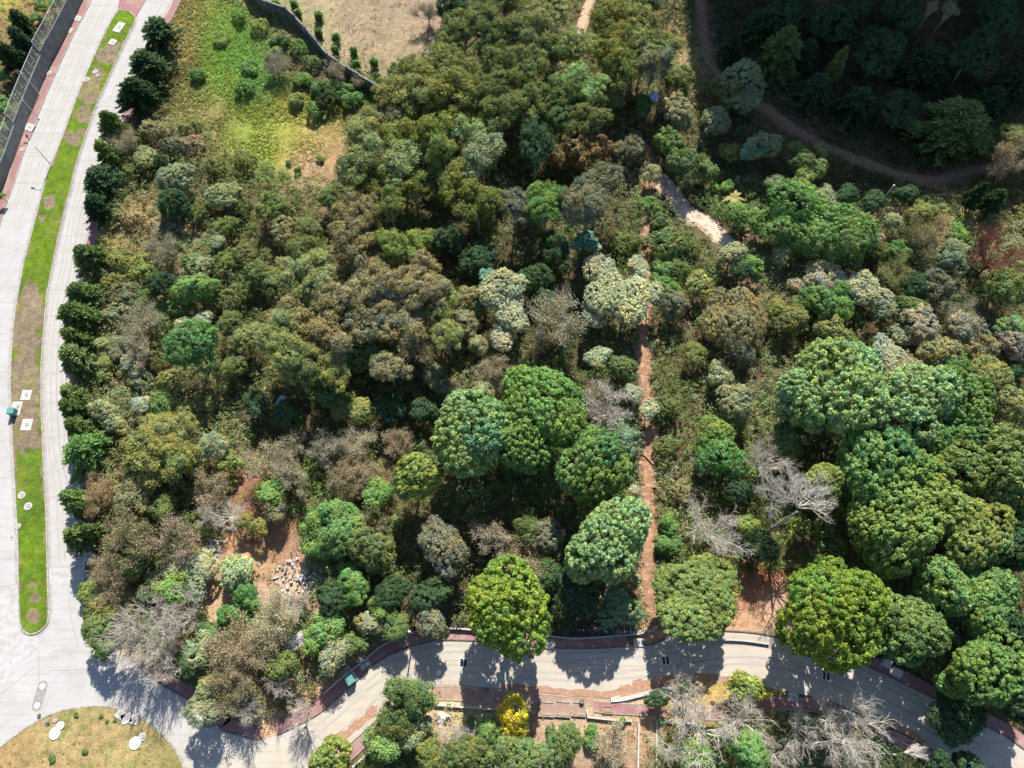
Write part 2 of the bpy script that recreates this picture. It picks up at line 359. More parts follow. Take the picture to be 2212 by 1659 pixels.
eastL = GP([(388,-20),(375,0),(352,48),(318,122),(280,212),(248,295),(225,365),(208,425),(196,470),(188,520),(177,580),(164,640),(153,720),(149,800),(151,880),(156,950),(163,990),(172,1030),(176,1060),(180,1150),(184,1200)], 4)
mb.ribbon(offset_line(eastL, -2.2), 0, .07, .001, .005)
acc = 0
for (a, b_) in zip(eastL[:-1], eastL[1:]):
    acc += math.dist(a, b_)
    if acc > 5.0:
        acc = 0; d = np.array(b_)-a; d = d/np.hypot(*d); nn_ = np.array([-d[1], d[0]]); p = np.array(a)
        mb.ribbon([p-nn_*.3, p-nn_*5.6], 0, .06, .001, .0055)
westL = GP([(198,0),(160,75),(130,140),(100,208),(75,270),(50,338),(27,410),(11,447)], 4)
acc = 0
for (a, b_) in zip(westL[:-1], westL[1:]):
    acc += math.dist(a, b_)
    if acc > 5.0:
        acc = 0; d = np.array(b_)-a; d = d/np.hypot(*d); nn_ = np.array([-d[1], d[0]]); p = np.array(a)
        mb.ribbon([p+nn_*.3, p+nn_*5.8], 0, .06, .001, .0055)
for line in ([(103,1450),(160,1448),(260,1445),(305,1450)],[(82,1372),(84,1480),(90,1530)],[(38,1260),(-20,1275)],[(104,1260),(150,1262),(178,1250)],[(150,1262),(152,1330),(170,1400)],
             [(640,1575),(700,1600),(722,1640)],[(820,1430),(880,1490)],[(905,1392),(925,1476)],[(1530,1366),(1532,1472)],[(1490,1392),(1700,1394)],[(1482,1368),(1460,1475)],
             [(1060,1390),(1056,1484)],[(700,1540),(900,1440),(1100,1428),(1400,1440),(1600,1420),(1760,1440),(1950,1530),(2120,1610)],[(0,1500),(40,1470),(75,1440)]):
    mb.ribbon(GP(line, 4), 0, .07, .001, .006)
o = struct('road_joints', mb, M['joint'])
mb = MB()
for off in (-1.2, -2.0, -3.1, -3.9): mb.ribbon(offset_line(eastL, off), -.17, .17, .001, .003)
for off in (1.3, 2.1, 3.6, 4.4): mb.ribbon(offset_line(westL, off), -.17, .17, .001, .003)
SL = GP([(640,1650),(760,1540),(880,1445),(1000,1422),(1200,1440),(1420,1430),(1600,1405),(1760,1435),(1930,1508),(2120,1610)], 6)
for off in (-1.9, -.9, .9, 1.9): mb.ribbon(offset_line(SL, off), -.2, .2, .001, .003)
struct('tyre_marks', mb, mat('worn_concrete', (.30, .275, .24), (.33, .315, .29), .7, detail=8))
mb = MB()     # paler recast patches in the junction
mb.poly([G(*p)[:2] for p in [(106,1225),(150,1228),(152,1262),(106,1262)]], .008)
mb.poly([G(*p)[:2] for p in [(-60,1290),(38,1262),(40,1340),(48,1372),(84,1376),(82,1425),(40,1440),(-60,1560)]], .007)
M['patch'] = mat('recast_concrete', (.37, .365, .36), (.32, .31, .305), 1.2, c3=(.29, .28, .26), scale3=.6)
struct('road_patch', mb, M['patch'])
mb = MB(); mb.ribbon(med_w, -.55, -.1, .001, .0065, True); mb.ribbon(isl_w, -.6, -.1, .001, .0065, True); mb.ribbon(offset_line(eastL, -.15), -.5, 0, .001, .0065)
struct('gutter_dirt', mb, mat('gutter_dirt', (.24, .225, .205), (.32, .31, .30), .9, detail=8))
# dirt washed along the south kerb
mb = MB()
for line, wd in (([(700,1600),(740,1590),(775,1560),(815,1530)], 1.6), ([(1085,1484),(1180,1490),(1260,1498),(1320,1500),(1345,1488)], .9), ([(1340,1500),(1370,1488),(1400,1480),(1440,1470),(1480,1462)], 1.7), ([(1500,1462),(1560,1464),(1640,1474)], 1.0), ([(1895,1552),(1960,1580),(2010,1610)], .9)):
    L = GP(line, 5); R_ = [1+.5*random.uniform(-1, 1) for _ in L]
    up = [(p[0]+random.uniform(-.2, .2), p[1]+wd*.5*r) for p, r in zip(L, R_)]; dn = [(p[0], p[1]-wd*.6*random.uniform(.6, 1.2)) for p in L]
    mb.poly(up+dn[::-1], .012+.002*len(mb.f))
struct('dirt_on_road', mb, M['soilred'])
# lawns of median and island
def lawn_mesh(name, poly_px, poly_w, colf, z, m):
    xs_ = [p[0] for p in poly_w]; ys_ = [p[1] for p in poly_w]
    X, Y = np.meshgrid(np.arange(min(xs_), max(xs_)+.2, .17), np.arange(min(ys_), max(ys_)+.2, .17))
    ins = inpoly(X, Y, poly_w); ny, nx = X.shape; idx = np.arange(ny*nx).reshape(ny, nx)
    ok = ins[:-1, :-1] & ins[:-1, 1:] & ins[1:, 1:] & ins[1:, :-1]
    F_ = np.stack([idx[:-1, :-1][ok], idx[:-1, 1:][ok], idx[1:, 1:][ok], idx[1:, :-1][ok]], -1)
    PX, PY = W2P(X.ravel(), Y.ravel()); C = colf(PX, PY, X.ravel(), Y.ravel())
    used = np.unique(F_); rm = -np.ones(ny*nx, int); rm[used] = np.arange(len(used))
    me = mesh_np(name, np.stack([X.ravel(), Y.ravel(), np.full(X.size, z)+.05*vnoise(X.ravel(), Y.ravel(), 1.1, 3)], -1)[used], rm[F_], None, C[used])
    return tag(link(name, me, m), kind='structure')
mb = MB(); mb.poly(med_w, .06); mb.ribbon(med_w, -.11, .11, -.02, .15, True)
o = struct('median_kerb', mb, M['kerb'])
mb = MB(); mb.poly(isl_w, .05); mb.ribbon(isl_w, -.13, .13, -.02, .15, True)
struct('island_kerb', mb, M['kerb'])
GM = bpy.data.materials['soil_and_dry_grass']
DRY = [(65,650,30),(62,690,40),(56,735,40),(52,790,40),(56,840,42),(58,900,44),(60,945,40),(232,120,24),(196,200,30),(180,250,22),(160,300,20),(235,105,14),(222,118,18),(212,160,20),(205,185,20),(196,205,16),(176,285,12),(150,300,7),(250,100,12),(105,438,16),(92,470,10),(70,640,30),(62,700,26),(58,745,22),(58,765,22),(48,800,26),(62,815,18),(54,845,20),(58,880,34),(62,930,30),(50,950,24),(80,660,20),(78,1290,14),(74,1330,18),(70,1265,9)]
def medcol(PX, PY, X, Y):
    g = np.array([.105, .17, .010]); g2 = np.array([.08, .135, .016]); d = np.array([.185, .145, .095]); k = vnoise(X, Y, 2.3, 11)
    f = .75*ss(1-dist_line(X, Y, med_w+[med_w[0]])/1.1)*ss((vnoise(X, Y, 2.0, 19)-.35)/.3)
    for a, b_, r in DRY: f = np.maximum(f, np.exp(-(((PX-a)/r)**2+((PY-b_)/r)**2)))
    f = ss((f+(vnoise(X, Y, 1.3, 12)-.5)*.5+(vnoise(X, Y, .6, 9)-.5)*.25-.38)/.22)[:, None]
    gg = g*(1-k[:, None])+g2*k[:, None]; mid = ss((vnoise(X, Y, 3.1, 15)-.55)/.3)[:, None]*.35
    return (gg*(1-f)+d*f)*(1-mid)+np.array([.17, .18, .04])*mid
lawn_mesh('median_lawn', MEDIAN, [tuple(p) for p in offset_line(med_w+[med_w[0]], 0)][:-1], medcol, .09, GM)
def islcol(PX, PY, X, Y):
    k = ss((vnoise(X, Y, 5, 21)-.3)/.4)[:, None]; t = np.array([.29, .235, .10]); r = np.array([.31, .21, .11]); g = np.array([.15, .17, .05])
    c = t*(1-k*.5)+r*k*.5; gr = ss((vnoise(X, Y, 1.2, 22)-.62)/.2)[:, None]*.5
    left = np.clip((120-PX)/120, 0, 1)[:, None]*.6
    c = c*(1-gr)+g*gr; c = c*(1-left)+np.array([.32, .20, .10])*left
    rr = ss((np.hypot(PX-370, PY-1640)-90)/-70)[:, None]*.6
    return c*(1-rr)+np.array([.19, .18, .06])*rr
lawn_mesh('island_lawn', ISLAND, [tuple(p) for p in offset_line(isl_w+[isl_w[0]], 0)][:-1], islcol, .08, GM)
def pave(name, pts, w, m, side=1, kerb=True, km='kerb', n_=4, inner=True, z=.12):
    L = GP(pts, n_); mb = MB(); mb.ribbon(L, side*.16, side*w, -.03, z)
    o = struct(name, mb, m)
    if kerb:
        k = MB(); k.ribbon(L, 0 if side > 0 else -.16, .16 if side > 0 else 0, -.03, z+.03)
        if inner: k.ribbon(L, side*w, side*(w+.13), -.03, z+.025)
        k.build('kerb', M[km], o)
    return o
pave('pavement', [(204,-40),(198,0),(185,27),(160,75),(130,140),(100,208),(75,270),(50,338),(27,410),(11,447),(1,487)], 1.5, M['brick'], -1, km='kerb')
pave('pavement', [(390,-40),(375,0),(352,48),(318,122),(280,212),(248,295),(225,365),(208,425),(196,470),(188,520),(177,580),(164,640),(153,720),(149,800),(151,880),(156,950),(163,990),(172,1030),(176,1060),(180,1150),(184,1200),(184,1225)], 1.5, M['brick'], 1)
pave('pavement', [(305,1446),(345,1477),(367,1490),(405,1512),(440,1540),(472,1568),(482,1578),(535,1594),(560,1598)], 1.7, M['brick'], 1, km='kerbd')
pave('pavement', [(600,1588),(636,1571),(691,1541),(761,1481),(803,1441),(841,1416),(891,1396),(941,1385),(1003,1384),(1090,1391),(1182,1400),(1270,1402),(1332,1399),(1357,1397)], 1.75, M['brick'], 1, km='kerbd')
k = MB(); k.ribbon(GP([(1357,1397),(1407,1394),(1430,1384),(1457,1371),(1482,1364),(1532,1363),(1607,1366),(1658,1373),(1710,1386),(1760,1404)], 4), 0, .2, -.03, .15); struct('kerb_line', k, M['kerbd'])
pave('pavement', [(1800,1415),(1856,1433),(1908,1456),(1958,1481),(2021,1511),(2083,1544),(2171,1591),(2212,1619),(2280,1660)], 1.75, M['brick'], 1, km='kerbd')
pave('pavement', [(725,1650),(738,1628),(803,1568),(835,1536),(868,1510)], 1.5, M['brick'], -1, z=.11)
pave('pavement', [(880,1502),(903,1493),(941,1482),(978,1481),(1028,1486),(1139,1496),(1182,1499),(1240,1506)], 1.9, M['brickold'], -1, z=.1)
pave('pavement', [(1284,1512),(1330,1517),(1404,1521),(1440,1524)], 1.5, M['brick'], -1, z=.11)
pave('pavement', [(1482,1517),(1510,1521),(1540,1527),(1600,1518),(1640,1510),(1700,1505),(1771,1512),(1830,1534),(1896,1565),(1958,1592),(2058,1650)], 1.7, M['brick'], -1)
mb = MB(); mb.poly([G(*p)[:2] for p in [(265,-40),(330,-40),(315,0),(293,38),(288,30),(277,23),(265,21),(254,24)]], .12, .14); struct('pavement', mb, M['brick'])
# dirt path, sandy patch, tracks
def strip(name, pts, w, m, z=.03, jit=.25, seed=0):
    rg = random.Random(seed); L = GP(pts, 8); mb = MB()
    A = offset_line(L, w/2); B = offset_line(L, -w/2)
    A = [(x+rg.uniform(-jit, jit), y+rg.uniform(-jit, jit)) for x, y in A]; B = [(x+rg.uniform(-jit, jit), y+rg.uniform(-jit, jit)) for x, y in B]
    V = []
    for a, b_ in zip(A, B):
        for t in (0, .25, .5, .75, 1):
            x, y = a[0]+(b_[0]-a[0])*t, a[1]+(b_[1]-a[1])*t
            V.append((x, y, z+.30+.06*rg.random()-(.35 if t in (0, 1) else 0)+float(shade_hill(x, y))))
    f = [(i*5+j, i*5+j+1, i*5+j+6, i*5+j+5) for i in range(len(A)-1) for j in range(4)]
    mb.add(V, f); return struct(name, mb, m)
M['path'] = mat('leaf_strewn_dirt', (.29, .165, .10), (.18, .10, .06), 2.6, detail=10, bump=.6, c3=(.38, .24, .15), scale3=1.4)
M['sand'] = mat('pale_sandy_soil', (.60, .47, .38), (.42, .31, .24), 3, detail=10, bump=.6, c3=(.3, .2, .12), scale3=.9)
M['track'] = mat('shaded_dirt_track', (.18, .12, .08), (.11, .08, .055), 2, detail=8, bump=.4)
strip('dirt_path', PATH, 2.9, M['path'], seed=1, jit=.5)
strip('sandy_path', SAND, 3.9, M['sand'], seed=2, jit=.4)
strip('dirt_track', TRACK, 3.0, M['track'], seed=3)
strip('dirt_track', WTRACK, 2.2, mat('tan_track', (.42, .3, .19), None, 2), seed=4)

# ------------------------------------------------------------------ plants: crowns built of leaf-sized faces
def unit(v): return v/np.maximum(np.linalg.norm(v, axis=-1, keepdims=True), 1e-9)
def quads(P, U, V_, a, b, tint):
    """one quad per point spanned by U (half length a) and V (half width b)"""
    a = np.broadcast_to(np.asarray(a, float), (len(P),))[:, None]; b = np.broadcast_to(np.asarray(b, float), (len(P),))[:, None]
    V = np.stack([P-U*a-V_*b*.55, P+U*a*.2-V_*b, P+U*a, P+U*a*.1+V_*b], 1).reshape(-1, 3)
    F_ = np.arange(len(P)*4).reshape(-1, 4); return V, F_, np.repeat(tint, 4, 0)
def sph(rg, n, zmin=-1.0):
    z = rg.uniform(zmin, 1, n); t = rg.uniform(0, 6.2832, n); r = np.sqrt(1-z*z); return np.stack([r*np.cos(t), r*np.sin(t), z], -1)
def crown(kind, seed, R):
    """crown centred on the origin, nominal radius R metres; returns a mesh"""
    rg = np.random.RandomState(seed)
    P_ = dict(   # big lobes, squash, lobe size, clumps, clump radius, leaves per clump, leaf half length, half width
        pine=(20, .85, .48, 760, .47, 28, .20, .10), leafy=(17, .80, .38, 330, .42, 46, .13, .08),
        billow=(13, .85, .45, 460, .36, 30, .12, .08), gum=(22, .72, .33, 230, .52, 56, .17, .055),
        silver=(13, .55, .40, 560, .30, 18, .15, .10), shrub=(12, .72, .42, 190, .34, 34, .12, .075))[kind]
    nl, sq, ls, nc, cr, lv, la, lb = P_
    nc = int(nc*(R/4.5)**1.5) if kind != 'shrub' else nc
    nc = max(nc, 60)
    d = sph(rg, nl, -.25); rad = rg.uniform(.25, .72, nl)
    C = d*rad[:, None]*R; C[0] *= .2; C[:, 2] *= sq*.95
    LR = rg.uniform(.75, 1.2, nl)*ls*R
    if kind == 'pine': C = d*(rad*.88)[:, None]*R; C[0] *= .1; C[:, 2] *= .8; LR = rg.uniform(.6, 1.1, nl)*ls*R; LR[0] = R*.66
    if kind == 'gum': LR *= .8; C *= 1.12
    if kind == 'silver': C[:, 2] *= .6
    lob = rg.choice(nl, nc*3, p=LR**2/np.sum(LR**2)); dd = sph(rg, nc*3, -.5 if kind != 'pine' else -.75)
    P = C[lob]+dd*(LR[lob]*rg.uniform(.82, 1.05, nc*3))[:, None]*np.array([1, 1, sq+.1])
    # drop clumps buried inside another lobe, keep the outer ones
    D = np.linalg.norm((P[:, None]-C[None])/np.array([1, 1, sq+.1]), axis=2)/LR[None]; D[np.arange(len(P)), lob] = 9
    keep = D.min(1) > (.8 if kind != 'pine' else .9); P = P[keep][:nc]; dd = dd[keep][:nc]; lob = lob[keep][:nc]; nc = len(P)
    if kind in ('pine', 'gum', 'leafy'):       # leaves deeper inside, so that the crown is not a hollow shell
        ni = nc//6; q = rg.choice(nc, ni); P = np.r_[P, P[q]*rg.uniform(.35, .8, ni)[:, None]]; dd = np.r_[dd, unit(dd[q]+np.array([0, 0, .6]))]; lob = np.r_[lob, lob[q]]; nc = len(P)
    ltint = rg.uniform(.86, 1.12, nl); ctint = ltint[lob]*rg.uniform(.82, 1.2, nc)
    warm = rg.normal(0, .07, nl)[lob]+rg.normal(0, .07, nc)
    cr = (cr*rg.uniform(.6, 1.45, nc))[np.repeat(np.arange(nc), lv)] if kind != 'pine' else cr
    k = np.repeat(np.arange(nc), lv); n_ = len(k)
    if kind == 'gum':
        u = sph(rg, n_, -.45)*np.array([1, 1, .6]); p = P[k]+u*(cr*rg.uniform(.3, 1.15, n_))[:, None]
        N = unit(u*.7+dd[k]*.35+np.array([0, 0, .35])+rg.normal(0, .42, (n_, 3)))
    elif kind == 'pine':
        u = unit(sph(rg, n_, -.5)+dd[k]*.5+np.array([0, 0, .2])); p = P[k]+u*(cr*rg.uniform(.7, 1.0, n_))[:, None]
        N = unit(u+rg.normal(0, .28, (n_, 3)))
    else:
        u = sph(rg, n_, -.7); p = P[k]+u*(cr*rg.uniform(.4, 1.1, n_)**.7)[:, None]
        N = unit(u*.7+dd[k]*.5+np.array([0, 0, .3])+rg.normal(0, .26, (n_, 3)))
    U = unit(np.cross(N, rg.normal(0, 1, (n_, 3)))); V_ = unit(np.cross(N, U))
    if kind == 'pine': p[u[:, 2] < -.1] -= 0
    t = ctint[k]*rg.uniform(.72, 1.28, n_); wm = warm[k]+rg.normal(0, .05, n_)
    tint = np.stack([t*(1+wm*1.3), t*(1+wm*.3), t*(1-wm)], -1)
    V, F_, T = quads(p, U, V_, la*rg.uniform(.7, 1.3, n_), lb*rg.uniform(.8, 1.3, n_), tint)
    return mesh_np(kind+'_crown', V/R, F_, T), C/R
def conifer(seed, R, H, tight=False):
    """feathery cypress: whorls of drooping boughs, unit radius and unit height, base at z=0"""
    rg = np.random.RandomState(seed); pts = []; dirs = []; tn = []
    for i in range(150 if not tight else 50):
        z = rg.uniform(.12, 1)**.8; L = R*(1-z)**.62*rg.uniform(.55, 1.2)+.12*R; az = rg.uniform(0, 6.283); up = rg.uniform(.05, .35)
        d = np.array([math.cos(az), math.sin(az), 0]); ns = max(5, int(L/ .13)); tt = rg.uniform(.8, 1.22)
        for s_ in range(ns):
            f = (s_+.5)/ns; base = d*L*f+np.array([0, 0, z*H*.94+L*(up*f-.35*f*f)])
            for q in range(5):
                off = rg.normal(0, .12+.10*(1-f), 3); pts.append(base+off); dirs.append(d*.8+rg.normal(0, .45, 3)+np.array([0, 0, .15])); tn.append(tt*rg.uniform(.75, 1.25))
    P = np.array(pts); U = unit(np.array(dirs)); V_ = unit(np.cross(U, rg.normal(0, 1, U.shape))); t = np.array(tn)
    wm = rg.normal(0, .06, len(t)); T = np.stack([t*(1+wm), t, t*(1-wm)], -1)
    V, F_, T = quads(P, U, V_, .27, .10, T)
    return mesh_np('feathery_crown', V/np.array([R, R, H]), F_, T)
def twigs(seed, limbs=6, levels=(6, 7, 4), R=4.5, H=8.0, spread=1.0, leaf=0, thick=1.0, fork=.3):
    """bare branching crown (unit radius / unit height) and its trunk"""
    rg = random.Random(seed); V = []; F_ = []; mbt = MB(); tips = []
    def seg(path, r0, r1, n):
        m_ = MB(); m_.tube(path, r0, r1, n, cap=False); k = len(V); V.extend(m_.v); F_.extend([tuple(i+k for i in q) for q in m_.f])
    def grow(p, d, L, r, lev, n):
        path = [p]; k = 4 if lev < 2 else 3; dd = d
        for i in range(k):
            dd = (dd+Vector((rg.gauss(0, .11), rg.gauss(0, .11), rg.gauss(0.05, .09)))).normalized()
            path.append(path[-1]+dd*L/k)
        seg(path, r, r*.45, n)
        if lev >= len(levels): tips.append((path[-1], dd)); return
        for i in range(levels[lev]):
            f = rg.uniform(.25, 1.0); j = min(int(f*k), k-1); q = path[j].lerp(path[j+1], f*k-j)
            ax = Vector((rg.gauss(0, 1), rg.gauss(0, 1), rg.gauss(0, .7))).normalized()
            nd = (dd*.9+ax*.85+Vector((0, 0, .12))).normalized()
            grow(q, nd, L*rg.uniform(.42, .62), r*.5, lev+1, 3)
    top = Vector((rg.uniform(-.2, .2), rg.uniform(-.2, .2), H*fork))
    mbt.tube([Vector((0, 0, -.3)), Vector((rg.uniform(-.1, .1), 0, H*fork*.5)), top], .23*thick, .17*thick, 7)
    for i in range(limbs):
        a = 6.283*(i+rg.uniform(-.3, .3))/limbs; s_ = spread*rg.uniform(.5, 1.15)
        d = Vector((math.cos(a)*s_, math.sin(a)*s_, rg.uniform(.5, 1.05))).normalized()
        grow(top+Vector((0, 0, -rg.uniform(0, .3))), d, (R**2+(H*(1-fork))**2)**.5*rg.uniform(.52, .68), .12*thick, 0, 5)
    Va = np.array([tuple(v) for v in V]); Fa = np.array(F_)
    sx = max(np.percentile(np.hypot(Va[:, 0], Va[:, 1]), 97), .1)
    me = mesh_np('branches', Va/np.array([sx, sx, H]), Fa)
    tv = MB(); tv.v = [(x/sx, y/sx, z/H) for x, y, z in mbt.v]; tv.f = mbt.f
    lme = None
    if leaf:
        g2 = np.random.RandomState(seed); tp = np.array([tuple(t[0]) for t in tips]); td = np.array([tuple(t[1]) for t in tips]); k = np.repeat(np.arange(len(tp)), leaf)
        P = tp[k]+g2.normal(0, .22, (len(k), 3)); U = unit(td[k]+g2.normal(0, .6, (len(k), 3))); V_ = unit(np.cross(U, g2.normal(0, 1, U.shape)))
        t = g2.uniform(.7, 1.3, len(k)); T = np.stack([t, t, t], -1)
        V2, F2, T2 = quads(P, U, V_, .11, .05, T); lme = mesh_np('sparse_leaves', V2/np.array([sx, sx, H]), F2, T2)
    return me, tv.mesh('trunk'), lme
def trunk_mesh(lobes, seed, pale=False, zc=.62, thick=.05):
    """tapered trunk whose limbs reach into the crown lobes; xy in crown radii, z in tree heights"""
    rg = random.Random(seed); mb = MB(); top = Vector((rg.uniform(-.08, .08), rg.uniform(-.08, .08), zc))
    mb.tube([(0, 0, -.04), (rg.uniform(-.04, .04), rg.uniform(-.04, .04), zc*.5), top], thick, thick*.55, 8)
    for c in lobes:
        e = Vector((c[0], c[1], zc+c[2]*.32+.03)); s_ = Vector((top.x*.6, top.y*.6, zc*rg.uniform(.5, .9))); mid = s_.lerp(e, .5)+Vector((0, 0, .02))
        mb.tube([s_, mid, e, e+(e-mid)*.5], thick*.4, thick*.08, 4)
        if pale:
            for _ in range(3):
                q = e+Vector((rg.gauss(0, .18), rg.gauss(0, .18), rg.uniform(.02, .12))); mb.tube([mid, e.lerp(q, .6), q], thick*.16, thick*.05, 3)
    return mb.mesh('trunk')
LIB = {}
def lib(kind, size, var):
    """crown + trunk meshes, built once per kind, size class and variant"""
    k = (kind, size, var)
    if k in LIB: return LIB[k]
    seed = 'sml'.index(size)*211+len(kind)*31+ord(kind[0])*3+var*7
    if kind in ('pine', 'leafy', 'billow', 'gum', 'silver', 'shrub'):
        R = {'s': 2.0, 'm': 3.6, 'l': 6.5}[size]; me, C = crown(kind, seed, R)
        tm = trunk_mesh(C[:9] if kind != 'gum' else C, seed, pale=(kind == 'gum')); me.materials.append(M['leaf']); tm.materials.append(M['barkp'] if kind == 'gum' else M['barkd'])
        LIB[k] = (me, tm, None)
    elif kind == 'cypress':
        me = conifer(seed, 3.2, 9.0); me.materials.append(M['leaf']); tb = MB(); tb.tube([(0, 0, -.03), (0, 0, .5), (0, 0, .96)], .06, .012, 6); tm = tb.mesh('trunk'); tm.materials.append(M['barkd']); LIB[k] = (me, tm, None)
    elif kind == 'column':
        me = conifer(seed, .55, 2.2, True); me.materials.append(M['leaf']); tb = MB(); tb.tube([(0, 0, -.03), (0, 0, .9)], .1, .03, 5); tm = tb.mesh('trunk'); tm.materials.append(M['barkd']); LIB[k] = (me, tm, None)
    elif kind == 'dead':
        me, tm, _ = twigs(seed, 9, (7, 7, 4), R=5.5, H=9, thick=1.1); me.materials.append(M['twig']); tm.materials.append(M['twig']); LIB[k] = (me, tm, None)
    elif kind == 'twiggy':
        me, tm, lm = twigs(seed, 7, (6, 6, 5), R=3.4, H=5, leaf=4, thick=.9); me.materials.append(M['twig']); tm.materials.append(M['twig']); lm.materials.append(M['leaf']); LIB[k] = (me, tm, lm)
    return LIB[k]
# plant colours (albedo) and the words for them
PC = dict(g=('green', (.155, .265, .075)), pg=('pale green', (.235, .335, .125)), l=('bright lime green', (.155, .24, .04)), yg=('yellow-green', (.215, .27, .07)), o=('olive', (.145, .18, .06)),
 po=('pale olive', (.245, .28, .11)), dg=('dark green', (.05, .095, .04)), og=('olive green', (.135, .195, .065)), gg=('grey-green', (.25, .285, .155)), s=('silvery', (.37, .385, .235)),
 ts=('teal', (.12, .25, .17)), bg=('bluish green', (.17, .25, .15)), yo=('yellow-olive', (.235, .255, .085)), go=('golden olive', (.175, .20, .05)), oo=('orange-olive', (.265, .235, .115)),
 bo=('brownish olive', (.26, .245, .12)), b=('brown', (.35, .29, .19)), r=('rust-coloured', (.20, .135, .06)), m=('mauve-brown', (.30, .275, .20)), G=('golden yellow', (.50, .42, .04)),
 v=('vivid green', (.10, .21, .06)), t=('straw-coloured', (.38, .30, .16)), w=('pale grey', (.48, .44, .40)), R=('dark red', (.17, .07, .05)), mi=('mint green', (.28, .36, .21)),
 wb=('greyish brown', (.40, .36, .26)), gd=('drab', (.18, .19, .11)))
KW = dict(P=('pine', 'pine_tree', 'pine tree', 'tree'), E=('gum', 'gum_tree', 'airy tree', 'tree'), B=('leafy', 'leafy_tree', 'leafy tree', 'tree'), L=('billow', 'rounded_tree', 'round tree', 'tree'),
 S=('silver', 'silver_tree', 'large-leaved tree', 'tree'), D=('dead', 'bare_tree', 'leafless tree', 'tree'), N=('twiggy', 'twiggy_tree', 'twiggy tree', 'tree'),
 C=('cypress', 'cypress_tree', 'feathery cypress', 'tree'), W=('shrub', 'shrub', 'shrub', 'shrub'), K=('column', 'young_conifer', 'small conifer', 'conifer'))
